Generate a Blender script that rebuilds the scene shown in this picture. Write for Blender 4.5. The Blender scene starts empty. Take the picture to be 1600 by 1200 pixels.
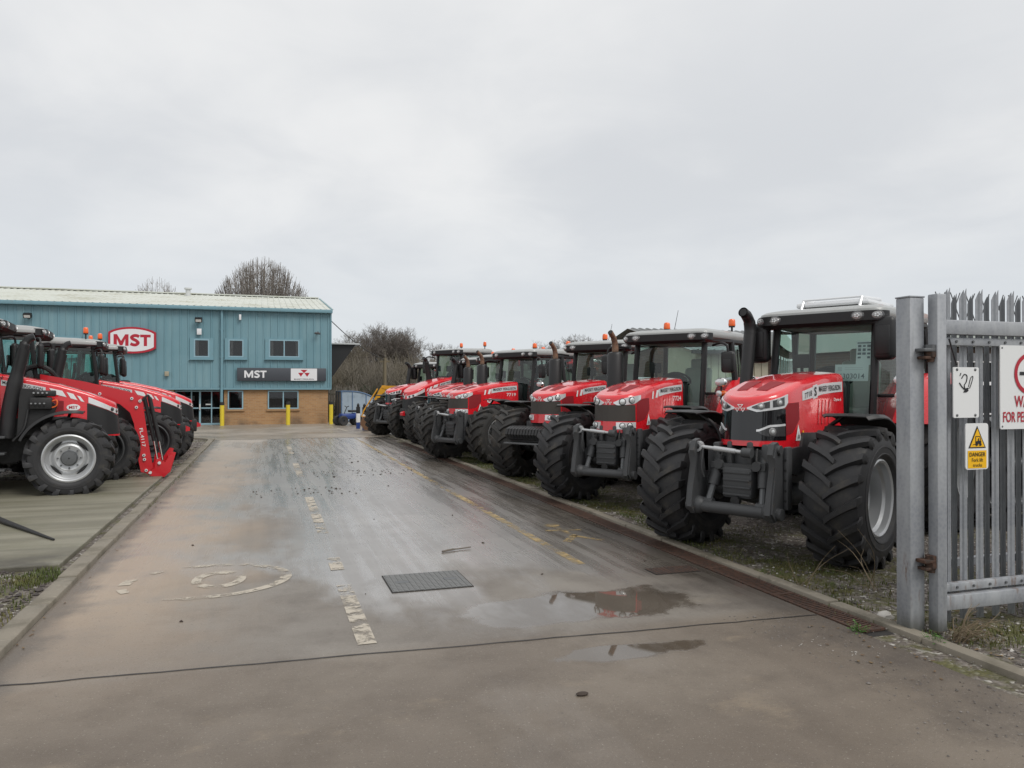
import bpy, bmesh, math, random
from mathutils import Vector, Matrix
rad = math.radians
SC = bpy.context.scene
COL = SC.collection
random.seed(7)

# ------------------------------------------------------------------ helpers
def srgb(r, g, b):
    def c(x):
        x /= 255.0
        return x / 12.92 if x <= .04045 else ((x + .055) / 1.055) ** 2.4
    return (c(r), c(g), c(b))

class NT:
    """small node builder"""
    def __init__(s, tree):
        s.t = tree; s.n = tree.nodes; s.l = tree.links
    def new(s, typ, **kw):
        n = s.n.new(typ)
        for k, v in kw.items(): setattr(n, k, v)
        return n
    def put(s, sock, v):
        if hasattr(v, 'is_linked') or isinstance(v, bpy.types.NodeSocket): s.l.new(v, sock)
        elif isinstance(v, (tuple, list)) and len(v) == 3 and sock.type == 'RGBA': sock.default_value = (*v, 1)
        else: sock.default_value = v
    def m(s, op, a, b=0.0, c=None, clamp=False):
        n = s.new('ShaderNodeMath', operation=op); n.use_clamp = clamp
        s.put(n.inputs[0], a); s.put(n.inputs[1], b)
        if c is not None: s.put(n.inputs[2], c)
        return n.outputs[0]
    def mix(s, f, a, b, blend='MIX'):
        n = s.new('ShaderNodeMix', data_type='RGBA', blend_type=blend)
        s.put(n.inputs[0], f); s.put(n.inputs[6], a); s.put(n.inputs[7], b)
        return n.outputs[2]
    def noise(s, vec, scale, detail=3, rough=.55, dist=0.0):
        n = s.new('ShaderNodeTexNoise'); s.l.new(vec, n.inputs['Vector'])
        n.inputs['Scale'].default_value = scale; n.inputs['Detail'].default_value = detail
        n.inputs['Roughness'].default_value = rough; n.inputs['Distortion'].default_value = dist
        return n.outputs[0]
    def ss(s, v, lo, hi, a=0.0, b=1.0):
        n = s.new('ShaderNodeMapRange', interpolation_type='SMOOTHSTEP')
        s.put(n.inputs[0], v)
        n.inputs[1].default_value = lo; n.inputs[2].default_value = hi
        n.inputs[3].default_value = a; n.inputs[4].default_value = b
        return n.outputs[0]
    def obj(s):
        return s.new('ShaderNodeTexCoord').outputs['Object']
    def scl(s, vec, sc, loc=(0, 0, 0), rot=(0, 0, 0)):
        n = s.new('ShaderNodeMapping'); s.l.new(vec, n.inputs[0])
        n.inputs['Scale'].default_value = sc; n.inputs['Location'].default_value = loc; n.inputs['Rotation'].default_value = rot
        return n.outputs[0]
    def sep(s, vec):
        n = s.new('ShaderNodeSeparateXYZ'); s.l.new(vec, n.inputs[0]); return n.outputs
    def bump(s, h, strength, dist=.01):
        n = s.new('ShaderNodeBump'); s.l.new(h, n.inputs['Height'])
        s.put(n.inputs['Strength'], strength); n.inputs['Distance'].default_value = dist
        return n.outputs[0]

MATS = {}
def base_mat(name):
    m = bpy.data.materials.new(name); m.use_nodes = True
    nt = NT(m.node_tree); b = m.node_tree.nodes['Principled BSDF']
    MATS[name] = m
    return m, nt, b

def mat(name, col, rough=.5, metal=0.0, coat=0.0, spec=.5, var=None, rvar=None, bump=None, wear=None, emit=None):
    """var=(scale, col2, lo, hi): noise-driven second colour; rvar=(scale, amount): roughness noise; bump=(scale, strength, distance)"""
    m, nt, b = base_mat(name)
    b.inputs['Base Color'].default_value = (*col, 1); b.inputs['Roughness'].default_value = rough
    b.inputs['Metallic'].default_value = metal; b.inputs['Specular IOR Level'].default_value = spec
    b.inputs['Coat Weight'].default_value = coat; b.inputs['Coat Roughness'].default_value = .06
    if var or rvar or bump or wear:
        oc = nt.obj(); c = col
        if var:
            f = nt.ss(nt.noise(oc, var[0], 5, .6), var[2], var[3])
            c = nt.mix(f, col, var[1])
        if wear:
            f = nt.ss(nt.noise(oc, wear[0], 6, .7), wear[2], wear[3])
            c = nt.mix(f, c, wear[1])
        if var or wear: nt.put(b.inputs['Base Color'], c)
        if rvar:
            r = nt.m('ADD', rough - rvar[1] * .5, nt.m('MULTIPLY', nt.noise(oc, rvar[0], 4), rvar[1]), clamp=True)
            nt.put(b.inputs['Roughness'], r)
        if bump:
            nt.put(b.inputs['Normal'], nt.bump(nt.noise(oc, bump[0], 4), bump[1], bump[2] if len(bump) > 2 else .005))
    if emit:
        b.inputs['Emission Color'].default_value = (*emit[0], 1); b.inputs['Emission Strength'].default_value = emit[1]
    return m

def glass_mat(name, tint, refl=.9):
    m = bpy.data.materials.new(name); m.use_nodes = True; MATS[name] = m
    nt = NT(m.node_tree); nt.n.clear()
    out = nt.new('ShaderNodeOutputMaterial')
    tr = nt.new('ShaderNodeBsdfTransparent'); tr.inputs[0].default_value = (*tint, 1)
    gl = nt.new('ShaderNodeBsdfGlossy'); gl.inputs['Color'].default_value = (refl, refl, refl, 1); gl.inputs['Roughness'].default_value = .02
    fr = nt.new('ShaderNodeFresnel'); fr.inputs[0].default_value = 1.52
    mx = nt.new('ShaderNodeMixShader')
    nt.l.new(nt.m('MULTIPLY', fr.outputs[0], 1.3, clamp=True), mx.inputs[0]); nt.l.new(tr.outputs[0], mx.inputs[1]); nt.l.new(gl.outputs[0], mx.inputs[2])
    nt.l.new(mx.outputs[0], out.inputs[0])
    return m

_bev = {}
def bevel_box(hx, hy, hz, b, seg=2):
    key = (round(hx, 4), round(hy, 4), round(hz, 4), round(b, 4), seg)
    if key not in _bev:
        bm = bmesh.new(); bmesh.ops.create_cube(bm, size=2)
        for v in bm.verts: v.co = (v.co.x * hx, v.co.y * hy, v.co.z * hz)
        bmesh.ops.bevel(bm, geom=bm.edges[:] , offset=min(b, hx * .98, hy * .98, hz * .98), segments=seg, profile=.5, affect='EDGES')
        bm.verts.index_update()
        _bev[key] = ([v.co.copy() for v in bm.verts], [[v.index for v in f.verts] for f in bm.faces]); bm.free()
    return _bev[key]

def frame_of(d):
    d = d.normalized()
    a = Vector((0, 0, 1)) if abs(d.z) < .95 else Vector((1, 0, 0))
    u = d.cross(a).normalized(); w = u.cross(d).normalized()
    return u, w

def catmull(pts, n):
    P = [Vector(p) for p in pts]; out = []
    for i in range(len(P) - 1):
        p0 = P[i - 1] if i else P[0] * 2 - P[1]
        p1, p2 = P[i], P[i + 1]
        p3 = P[i + 2] if i + 2 < len(P) else P[i + 1] * 2 - P[i]
        for k in range(n):
            t = k / n
            out.append(.5 * ((2 * p1) + (p2 - p0) * t + (2 * p0 - 5 * p1 + 4 * p2 - p3) * t * t + (3 * p1 - p0 - 3 * p2 + p3) * t ** 3))
    out.append(P[-1].copy())
    return out

def pl(*pts):
    """piecewise linear function through (x, y) points"""
    pts = sorted(pts)
    def f(x):
        if x <= pts[0][0]: return pts[0][1]
        for (a, b), (c, d) in zip(pts, pts[1:]):
            if x <= c: return b + (d - b) * (x - a) / (c - a)
        return pts[-1][1]
    return f

def rrect(hx, hy, r, n=5, cx=0, cy=0):
    out = []
    for qx, qy, a0 in ((1, 1, 0), (-1, 1, 90), (-1, -1, 180), (1, -1, 270)):
        for k in range(n + 1):
            a = rad(a0 + 90 * k / n)
            out.append((cx + qx * (hx - r) + r * math.cos(a), cy + qy * (hy - r) + r * math.sin(a)))
    return out

_txt = {}
def text_geo(body, bold=0.0):
    """flat text of size 1: (verts, faces, width, height) with origin at the lower left"""
    k = (body, bold)
    if k not in _txt:
        cu = bpy.data.curves.new('lettering', 'FONT'); cu.body = body; cu.size = 1; cu.offset = bold; cu.resolution_u = 3
        o = bpy.data.objects.new('lettering', cu); COL.objects.link(o)
        dg = bpy.context.evaluated_depsgraph_get(); me = bpy.data.meshes.new_from_object(o.evaluated_get(dg))
        vs = [v.co.copy() for v in me.vertices]; fs = [list(p.vertices) for p in me.polygons]
        x0 = min(v.x for v in vs); y0 = min(v.y for v in vs); x1 = max(v.x for v in vs); y1 = max(v.y for v in vs)
        vs = [(v.x - x0, v.y - y0) for v in vs]
        bpy.data.objects.remove(o); bpy.data.meshes.remove(me); bpy.data.curves.remove(cu)
        _txt[k] = (vs, fs, x1 - x0, y1 - y0)
    return _txt[k]

class MB:
    def __init__(s): s.v = []; s.f = []; s.m = []
    def add(s, vs, fs, mi=0, T=None):
        n = len(s.v)
        s.v.extend((T @ Vector(p)) if T is not None else Vector(p) for p in vs)
        for f in fs: s.f.append([i + n for i in f]); s.m.append(mi)
        return s
    def box(s, c, h, mi=0, b=0, rot=None, seg=2, T=None):
        """c centre, h half sizes, b bevel, rot (x,y,z) degrees"""
        if b: vs, fs = bevel_box(*h, b, seg)
        else:
            vs = [Vector((x * h[0], y * h[1], z * h[2])) for x in (-1, 1) for y in (-1, 1) for z in (-1, 1)]
            fs = [(0, 1, 3, 2), (4, 6, 7, 5), (0, 4, 5, 1), (2, 3, 7, 6), (0, 2, 6, 4), (1, 5, 7, 3)]
        M = Matrix.Translation(c)
        if rot:
            M = M @ Matrix.Rotation(rad(rot[2]), 4, 'Z') @ Matrix.Rotation(rad(rot[1]), 4, 'Y') @ Matrix.Rotation(rad(rot[0]), 4, 'X')
        if T is not None: M = T @ M
        return s.add(vs, fs, mi, M)
    def cyl(s, p0, p1, r0, r1=None, n=12, mi=0, caps=True):
        return s.tube([p0, p1], [r0, r0 if r1 is None else r1], n, mi, caps)
    def tube(s, pts, r, n=8, mi=0, caps=True, sq=None):
        P = [Vector(p) for p in pts]; k = len(P)
        rs = r if isinstance(r, (list, tuple)) else [r] * k
        vs = []; u = None
        for i in range(k):
            d = (P[min(i + 1, k - 1)] - P[max(i - 1, 0)])
            if d.length < 1e-9: d = Vector((0, 0, 1))
            d.normalize()
            if u is None: u, w = frame_of(d)
            else:
                u = (u - d * u.dot(d))
                u = u.normalized() if u.length > 1e-6 else frame_of(d)[0]
                w = u.cross(d)
            for j in range(n):
                a = 2 * math.pi * (j + .5) / n
                vs.append(P[i] + (u * math.cos(a) + w * math.sin(a)) * rs[i])
        fs = [(i * n + j, i * n + (j + 1) % n, (i + 1) * n + (j + 1) % n, (i + 1) * n + j) for i in range(k - 1) for j in range(n)]
        if caps: fs += [tuple(range(n))[::-1], tuple(range((k - 1) * n, k * n))]
        return s.add(vs, fs, mi)
    def lathe(s, prof, n=32, mi=0, T=None, closed=False):
        """prof (r, a): a along local +Y, r from the axis"""
        k = len(prof); vs = []
        for j in range(n):
            a = 2 * math.pi * j / n
            for r, y in prof: vs.append((r * math.sin(a), y, r * math.cos(a)))
        fs = []
        for j in range(n):
            j2 = (j + 1) % n
            for i in range(k - 1 + (1 if closed else 0)):
                i2 = (i + 1) % k
                fs.append((j * k + i, j * k + i2, j2 * k + i2, j2 * k + i))
        return s.add(vs, fs, mi, T)
    def prism(s, poly, c0, c1, plane='xz', mi=0, T=None):
        n = len(poly)
        def pt(a, b, c): return (a, c, b) if plane == 'xz' else ((a, b, c) if plane == 'xy' else (c, a, b))
        vs = [pt(a, b, c0) for a, b in poly] + [pt(a, b, c1) for a, b in poly]
        fs = [tuple(range(n))[::-1], tuple(range(n, 2 * n))] + [(i, (i + 1) % n, n + (i + 1) % n, n + i) for i in range(n)]
        return s.add(vs, fs, mi, T)
    def rings(s, R, mi=0, caps=True, T=None):
        n = len(R[0]); vs = [p for r in R for p in r]
        fs = [(i * n + j, i * n + (j + 1) % n, (i + 1) * n + (j + 1) % n, (i + 1) * n + j) for i in range(len(R) - 1) for j in range(n)]
        if caps: fs += [tuple(range(n))[::-1], tuple(range((len(R) - 1) * n, len(R) * n))]
        return s.add(vs, fs, mi, T)
    def grid(s, fn, nu, nv, mi=0):
        vs = [fn(i / nu, j / nv) for i in range(nu + 1) for j in range(nv + 1)]
        fs = [(i * (nv + 1) + j, (i + 1) * (nv + 1) + j, (i + 1) * (nv + 1) + j + 1, i * (nv + 1) + j + 1) for i in range(nu) for j in range(nv)]
        return s.add(vs, fs, mi)
    def ball(s, c, r, n=12, m=8, mi=0, T=None):
        rx, ry, rz = (r, r, r) if not isinstance(r, (tuple, list)) else r
        vs = [(c[0], c[1], c[2] + rz)]
        for i in range(1, m):
            a = math.pi * i / m
            for j in range(n):
                b = 2 * math.pi * j / n
                vs.append((c[0] + rx * math.sin(a) * math.cos(b), c[1] + ry * math.sin(a) * math.sin(b), c[2] + rz * math.cos(a)))
        vs.append((c[0], c[1], c[2] - rz)); L = len(vs) - 1
        fs = [(0, 1 + j, 1 + (j + 1) % n) for j in range(n)]
        for i in range(m - 2):
            for j in range(n):
                fs.append((1 + i * n + j, 1 + (i + 1) * n + j, 1 + (i + 1) * n + (j + 1) % n, 1 + i * n + (j + 1) % n))
        fs += [(L, 1 + (m - 2) * n + (j + 1) % n, 1 + (m - 2) * n + j) for j in range(n)]
        return s.add(vs, fs, mi, T)
    def lens(s, c, nrm, r, mi=0, depth=.3, ry=None, n=14):
        """bulging disc facing nrm (r wide, ry high)"""
        nrm = Vector(nrm).normalized(); c = Vector(c)
        u, w = frame_of(nrm); ry = ry or r
        vs = []
        for k, (f, h) in enumerate(((1, 0), (.93, .5), (.6, .85), (.25, 1))):
            for j in range(n):
                a = 2 * math.pi * j / n
                vs.append(c + u * (r * f * math.cos(a)) + w * (ry * f * math.sin(a)) + nrm * (h * depth * min(r, ry)))
        fs = [(i * n + j, i * n + (j + 1) % n, (i + 1) * n + (j + 1) % n, (i + 1) * n + j) for i in range(3) for j in range(n)]
        fs.append(tuple(range(3 * n, 4 * n)))
        return s.add(vs, fs, mi)
    def text(s, body, size, fn, mi=0, bold=0.0, anchor='c', width=None):
        """fn(u, v) -> point; u,v measured from the anchor"""
        vs, fs, w, h = text_geo(body, bold)
        kx = size / h if width is None else width / w
        ky = size / h
        ox = -w * kx / 2 if anchor == 'c' else 0
        oy = -h * ky / 2
        return s.add([fn(ox + x * kx, oy + y * ky) for x, y in vs], fs, mi)
    def mesh(s, name, mats, smooth=35, recalc=True):
        me = bpy.data.meshes.new(name)
        me.from_pydata([tuple(v) for v in s.v], [], s.f)
        for m in mats: me.materials.append(MATS[m])
        me.polygons.foreach_set('material_index', s.m)
        if recalc:
            bm = bmesh.new(); bm.from_mesh(me); bmesh.ops.recalc_face_normals(bm, faces=bm.faces[:]); bm.to_mesh(me); bm.free()
        if smooth:
            me.polygons.foreach_set('use_smooth', [True] * len(me.polygons))
            me.set_sharp_from_angle(angle=rad(smooth))
        me.update()
        return me
    def build(s, name, mats, parent=None, smooth=35, recalc=True, loc=None, rotz=None, scale=None):
        return link(name, s.mesh(name, mats, smooth, recalc), parent, loc, rotz, scale)

def link(name, data, parent=None, loc=None, rotz=None, scale=None):
    o = bpy.data.objects.new(name, data); COL.objects.link(o)
    if parent is not None: o.parent = parent
    if loc is not None: o.location = loc
    if rotz is not None: o.rotation_euler = (0, 0, rotz)
    if scale is not None: o.scale = scale
    return o

def tag(o, label, cat, group=None, kind=None):
    o['label'] = label; o['category'] = cat
    if group: o['group'] = group
    if kind: o['kind'] = kind
    return o
def struct(o): o['kind'] = 'structure'; return o
def thing(name, label, cat, loc=(0, 0, 0), rotz=0, group=None):
    o = bpy.data.objects.new(name, None); COL.objects.link(o); o.empty_display_size = .2
    o.location = loc; o.rotation_euler = (0, 0, rotz)
    return tag(o, label, cat, group)
CACHE = {}
def part(key, name, mats, fn, parent, loc=None, rotz=None, scale=None, smooth=35):
    """child mesh; geometry built once per key and shared"""
    if key not in CACHE:
        mb = MB(); fn(mb); CACHE[key] = mb.mesh(name, mats, smooth)
    return link(name, CACHE[key], parent, loc, rotz, scale)
# ------------------------------------------------------------------ materials
mat('red_paint', (.70, .012, .022), .28, coat=1.0, rvar=(6, .2), wear=(2.2, (.52, .05, .045), .56, .8))
mat('loader_red', (.56, .006, .015), .38, coat=.6, rvar=(20, .15))
mat('mesh_and_shade_red', (.24, .006, .012), .6, bump=(180, .5, .003))  # perforated side vents, and the painted shade of the bonnet-top recesses
mat('silver_decal', (.62, .63, .64), .35, coat=.3)
mat('white_decal', (.8, .8, .8), .4)
mat('black_letter', (.012, .012, .014), .45)
mat('gloss_black', (.008, .008, .009), .08, coat=.5)
mat('mesh_grey', (.055, .048, .042), .55, bump=(160, .6, .004), metal=.2)
mat('black_plastic', (.014, .014, .015), .45, rvar=(12, .2), bump=(220, .08, .001))
mat('cast_grey', (.055, .057, .06), .5, rvar=(14, .25), bump=(60, .15, .003), wear=(9, (.12, .10, .08), .6, .78))
mat('engine_black', (.016, .016, .017), .6, rvar=(9, .3), bump=(30, .3, .01))
mat('tyre_rubber', (.024, .024, .026), .62, rvar=(8, .2), bump=(90, .12, .003), wear=(5, (.062, .056, .047), .50, .78))
mat('tyre_dusty', (.032, .031, .03), .75, rvar=(8, .2), bump=(90, .15, .003), wear=(4, (.085, .072, .058), .48, .75))
mat('rim_silver', (.5, .51, .52), .35, metal=.55, rvar=(10, .15), wear=(6, (.33, .31, .28), .6, .8))
mat('rim_grey', (.16, .165, .17), .5, metal=.3, wear=(5, (.12, .1, .08), .5, .75))
mat('hub_grey', (.12, .125, .13), .45, metal=.3)
mat('rim_dark', (.05, .052, .055), .5, metal=.2)
mat('roof_silver', (.33, .34, .335), .42, coat=.3, wear=(3, (.25, .25, .235), .5, .75))
mat('chrome', (.8, .8, .8), .12, metal=1.0)
mat('housing_silver', (.78, .79, .80), .2, metal=.3)
mat('lamp_lens', (.75, .78, .78), .06, metal=.4, coat=1)
mat('led_lens', (.30, .30, .30), .08, metal=.3, coat=1)
mat('lamp_dark', (.05, .05, .052), .1, coat=1)
mat('amber_lens', (.75, .12, .008), .12, coat=1)
mat('beacon_orange', (.85, .13, .015), .2, coat=.6)
mat('rust_pipe', (.20, .12, .075), .7, var=(18, (.09, .055, .04), .4, .7), bump=(50, .3, .004))
mat('seat_cover', (.34, .36, .31), .5, bump=(14, .4, .02))
mat('seat_black', (.025, .025, .027), .7)
mat('paper_white', (.78, .8, .8), .6)
mat('paper_ink', (.10, .14, .16), .6)
glass_mat('cab_glass', (.79, .945, .91))
glass_mat('mirror_face', (.1, .1, .1))
mat('yellow_digger', (.62, .30, .01), .4, coat=.4, wear=(4, (.3, .17, .05), .58, .75))
mat('bucket_brown', (.16, .085, .045), .75, bump=(25, .4, .01))
mat('blue_plastic', (.02, .05, .22), .4)
mat('white_gloss', (.78, .78, .78), .3)
# building
def cladding_mat():
    m, nt, b = base_mat('blue_cladding'); oc = nt.obj()
    st = nt.noise(nt.scl(oc, (3.5, 1, .25)), 1.0, 5, .6)
    big = nt.noise(oc, .35, 3)
    c = nt.mix(nt.ss(st, .4, .75), (.155, .285, .335), (.195, .325, .365))
    c = nt.mix(nt.ss(big, .4, .7), c, (.13, .255, .30))
    nt.put(b.inputs['Base Color'], c); b.inputs['Roughness'].default_value = .5
cladding_mat()
mat('blue_trim', (.16, .30, .355), .45, wear=(3, (.16, .27, .31), .5, .7))
mat('blue_frame', (.25, .40, .47), .4)
mat('roof_sheet', (.56, .58, .53), .6, var=(.6, (.40, .40, .32), .45, .75), wear=(2.2, (.30, .31, .2), .6, .85))
def brick_mat(name, c1, c2, mortar, dirt):
    m, nt, b = base_mat(name); oc = nt.obj()
    v = nt.new('ShaderNodeCombineXYZ'); x, y, z = nt.sep(oc)
    nt.l.new(nt.m('ADD', x, y), v.inputs[0]); nt.l.new(z, v.inputs[1])
    br = nt.new('ShaderNodeTexBrick'); nt.l.new(v.outputs[0], br.inputs['Vector'])
    br.inputs['Scale'].default_value = 1; br.inputs['Brick Width'].default_value = .225; br.inputs['Row Height'].default_value = .075
    br.inputs['Mortar Size'].default_value = .007; br.inputs['Bias'].default_value = -.1
    br.inputs['Color1'].default_value = (*c1, 1); br.inputs['Color2'].default_value = (*c2, 1); br.inputs['Mortar'].default_value = (*mortar, 1)
    g = nt.noise(oc, 1.3, 5, .65)
    low = nt.m('MULTIPLY', nt.ss(z, .05, .5, 1, 0), nt.ss(nt.noise(nt.scl(oc, (1, 1, .6)), 1.1, 4), .42, .66))
    c = nt.mix(nt.m('MULTIPLY', nt.ss(g, .45, .75), .35), br.outputs[0], dirt)
    c = nt.mix(nt.m('MULTIPLY', low, .75), c, (.06, .052, .045))
    nt.put(b.inputs['Base Color'], c); b.inputs['Roughness'].default_value = .8
    nt.put(b.inputs['Normal'], nt.bump(br.outputs['Fac'], -.5, .008))
brick_mat('buff_brick', (.40, .23, .105), (.32, .17, .075), (.36, .27, .17), (.22, .15, .09))
brick_mat('dark_brick', (.12, .07, .05), (.09, .055, .045), (.14, .12, .1), (.06, .05, .04))
mat('dark_glass', (.012, .014, .016), .04, spec=.6)
mat('room_dark', (.02, .019, .019), .8)
mat('curtain', (.36, .35, .31), .8)
mat('sign_grey', (.055, .062, .075), .45)
mat('sign_red', (.42, .012, .03), .4)
mat('sign_white', (.72, .73, .75), .4)
mat('sign_blackboard', (.02, .02, .022), .5)
mat('bollard_yellow', (.68, .53, .035), .45, wear=(5, (.4, .3, .05), .6, .8))
mat('bollard_black', (.02, .02, .02), .5)
mat('grey_white', (.55, .56, .56), .5)
mat('beige_box', (.33, .30, .22), .6)
mat('shed_cream', (.42, .39, .30), .6, wear=(2, (.3, .27, .2), .5, .8))
mat('shed_roof', (.20, .21, .215), .65, wear=(1, (.15, .155, .15), .45, .7))
mat('fascia_pale', (.45, .49, .45), .6)
# galvanised steel
def galv():
    m, nt, b = base_mat('galvanised'); oc = nt.obj()
    sp = nt.new('ShaderNodeTexVoronoi'); nt.l.new(oc, sp.inputs['Vector']); sp.inputs['Scale'].default_value = 38
    n1 = nt.noise(nt.scl(oc, (3, 3, .8)), 2.2, 5, .6)
    c = nt.mix(nt.ss(n1, .35, .7), (.27, .285, .31), (.38, .395, .41))
    c = nt.mix(nt.m('MULTIPLY', nt.ss(sp.outputs['Distance'], .2, .7), .2), c, (.47, .48, .50))
    n3 = nt.noise(nt.scl(oc, (14, 14, .9)), 1.0, 4, .6)
    c = nt.mix(nt.ss(n3, .58, .74, 0, .45), c, (.18, .185, .185))
    zz = nt.sep(oc)[2]
    rn = nt.noise(nt.scl(oc, (9, 9, 2.2)), 1.3, 6, .7)
    rb = nt.m('MULTIPLY', nt.m('MULTIPLY', nt.ss(zz, .60, .45), nt.ss(zz, .12, .3)), nt.ss(rn, .52, .66, 0, .8))
    c = nt.mix(rb, c, (.16, .085, .05))
    c = nt.mix(nt.m('MULTIPLY', nt.ss(nt.m('ADD', zz, nt.m('MULTIPLY', rn, .12)), .24, .06), .75), c, (.07, .07, .05))
    nt.put(b.inputs['Base Color'], c); b.inputs['Metallic'].default_value = .25
    nt.put(b.inputs['Roughness'], nt.m('ADD', .42, nt.m('MULTIPLY', n1, .25)))
    nt.put(b.inputs['Normal'], nt.bump(nt.noise(oc, 55, 3), .08, .002))
galv()
mat('shaded_galv', (.15, .16, .17), .55, metal=.2, var=(3, (.21, .22, .23), .4, .7), wear=(9, (.10, .10, .095), .55, .75))  # darker galvanised steel, shade on the back fence pales put into the colour
mat('rusty_steel', (.075, .036, .022), .75, var=(25, (.035, .022, .016), .4, .65), bump=(60, .5, .004))
mat('dull_steel', (.13, .135, .14), .5, metal=.4)
mat('warn_yellow', (.85, .47, .005), .4)
mat('sign_enamel', (.74, .75, .75), .38, wear=(7, (.6, .58, .52), .62, .85))
# ground family -------------------------------------------------------------
def road_mat():
    m, nt, b = base_mat('wet_concrete'); oc = nt.obj(); x, y, z = nt.sep(oc)
    n_big = nt.noise(oc, .55, 4, .55); n_mid = nt.noise(oc, 2.1, 6, .62); n_fine = nt.noise(oc, 55, 3, .6); n_agg = nt.noise(oc, 190, 2)
    strk = nt.noise(nt.scl(oc, (2.6, .11, 1)), 1.0, 5, .6)
    strk2 = nt.noise(nt.scl(oc, (7.0, .3, 1), (3, 1, 0)), 1.0, 4, .6)
    c = nt.mix(nt.ss(n_big, .35, .68), (.148, .127, .106), (.215, .192, .165))
    c = nt.mix(nt.ss(n_mid, .42, .72, 0, .55), c, (.108, .092, .077))
    fy = nt.ss(y, 6.0, 10.5)
    c = nt.mix(nt.m('MULTIPLY', fy, nt.ss(strk, .5, .7, 0, .5)), c, (.245, .222, .198))
    c = nt.mix(nt.m('MULTIPLY', fy, nt.ss(strk2, .56, .72, 0, .4)), c, (.10, .088, .078))
    c = nt.mix(nt.ss(y, 5.25, 5.0), c, nt.mix(1.0, c, (.86, .80, .73), 'MULTIPLY'))
    # orange-tan silt washed along the left kerb and over the first bay
    edge = nt.m('ADD', x, nt.m('ADD', nt.m('MULTIPLY', nt.m('SUBTRACT', n_big, .5), 2.4), nt.m('MULTIPLY', nt.m('SUBTRACT', strk2, .5), .7)))
    silt = nt.m('MULTIPLY', nt.ss(edge, -1.25, .35, 1, 0), nt.ss(y, 4.0, 7.5))
    silt = nt.m('MULTIPLY', silt, nt.ss(n_mid, .25, .55, .55, 1))
    c = nt.mix(nt.m('MULTIPLY', silt, .8), c, (.40, .308, .225))
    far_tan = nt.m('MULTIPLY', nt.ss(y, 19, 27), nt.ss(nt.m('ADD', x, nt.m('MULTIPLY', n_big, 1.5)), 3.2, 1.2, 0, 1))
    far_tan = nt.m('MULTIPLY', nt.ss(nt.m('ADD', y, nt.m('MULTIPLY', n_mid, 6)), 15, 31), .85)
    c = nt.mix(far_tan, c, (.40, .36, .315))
    pat = nt.m('MULTIPLY', nt.ss(nt.noise(nt.scl(oc, (1.1, 1.8, 1), (4.2, 2, 0)), .8, 6, .68), .56, .74), nt.ss(y, 4.8, 5.6, .8, .25))
    c = nt.mix(nt.m('MULTIPLY', pat, .55), c, (.34, .27, .185))
    # blackened edge by the drain
    dk = nt.m('MULTIPLY', nt.ss(nt.m('ADD', x, nt.m('MULTIPLY', nt.m('SUBTRACT', n_mid, .5), 1.6)), 3.3, 4.2), .7)
    c = nt.mix(dk, c, (.07, .058, .048))
    lk = nt.m('MULTIPLY', nt.ss(nt.m('ADD', x, nt.m('MULTIPLY', nt.m('SUBTRACT', n_mid, .5), .5)), -1.33, -1.55), .7)
    c = nt.mix(lk, c, (.075, .065, .055))
    # speckle
    n_sp = nt.noise(oc, 26, 4, .7)
    c = nt.mix(nt.ss(n_sp, .60, .72, 0, .6), c, (.07, .06, .05))
    c = nt.mix(nt.ss(n_sp, .40, .30, 0, .35), c, (.30, .27, .23))
    c = nt.mix(nt.ss(n_agg, .60, .72, 0, .45), c, (.34, .31, .27))
    n_g = nt.noise(oc, 75, 2, .5)
    c = nt.mix(nt.ss(n_g, .66, .72, 0, .6), c, (.36, .33, .29)); c = nt.mix(nt.ss(n_g, .34, .29, 0, .6), c, (.05, .044, .037))
    c = nt.mix(nt.ss(n_fine, .60, .74, 0, .4), c, (.07, .063, .055))
    # wetness
    wn = nt.noise(nt.scl(oc, (.8, .35, 1), (2.3, 0, 0)), 1.0, 5, .6)
    wet = nt.m('ADD', nt.ss(wn, .34, .58), nt.ss(x, -.6, 1.0, -.5, .55))
    wet = nt.m('ADD', wet, nt.ss(y, 4.9, 8.5, -1.25, .38))
    wet = nt.m('MULTIPLY', nt.ss(wet, .1, 1.0), nt.m('SUBTRACT', 1.0, nt.m('MULTIPLY', silt, .75)))
    c = nt.mix(nt.m('MULTIPLY', wet, .25), c, nt.mix(1.0, c, (.52, .5, .48), 'MULTIPLY'))
    # standing water
    pud = None
    pn = nt.m('MULTIPLY', nt.m('SUBTRACT', nt.noise(oc, 1.5, 5, .6), .5), 2.1)
    for cx, cy, rx, ry in ((2.40, 5.72, 1.05, .44), (2.25, 4.64, .55, .14)):
        dx = nt.m('DIVIDE', nt.m('SUBTRACT', x, cx), rx); dy = nt.m('DIVIDE', nt.m('SUBTRACT', y, cy), ry)
        d = nt.m('SQRT', nt.m('ADD', nt.m('MULTIPLY', dx, dx), nt.m('MULTIPLY', dy, dy)))
        q = nt.ss(nt.m('ADD', d, pn), 1.12, .82, 0, 1)
        pud = q if pud is None else nt.m('MAXIMUM', pud, q)
    c = nt.mix(nt.m('MULTIPLY', pud, .75), c, (.085, .068, .052))
    nt.put(b.inputs['Base Color'], c)
    r = nt.m('ADD', .50, nt.m('MULTIPLY', nt.m('SUBTRACT', n_mid, .5), .3))
    r = nt.m('SUBTRACT', r, nt.m('MULTIPLY', wet, nt.ss(strk2, .35, .65, .26, .16)))
    r = nt.m('ADD', nt.m('MULTIPLY', r, nt.m('SUBTRACT', 1.0, pud)), nt.m('MULTIPLY', pud, .025))
    nt.put(b.inputs['Roughness'], nt.m('MAXIMUM', r, .02))
    h = nt.m('ADD', nt.m('MULTIPLY', n_fine, .6), nt.m('MULTIPLY', n_agg, .5))
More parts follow.
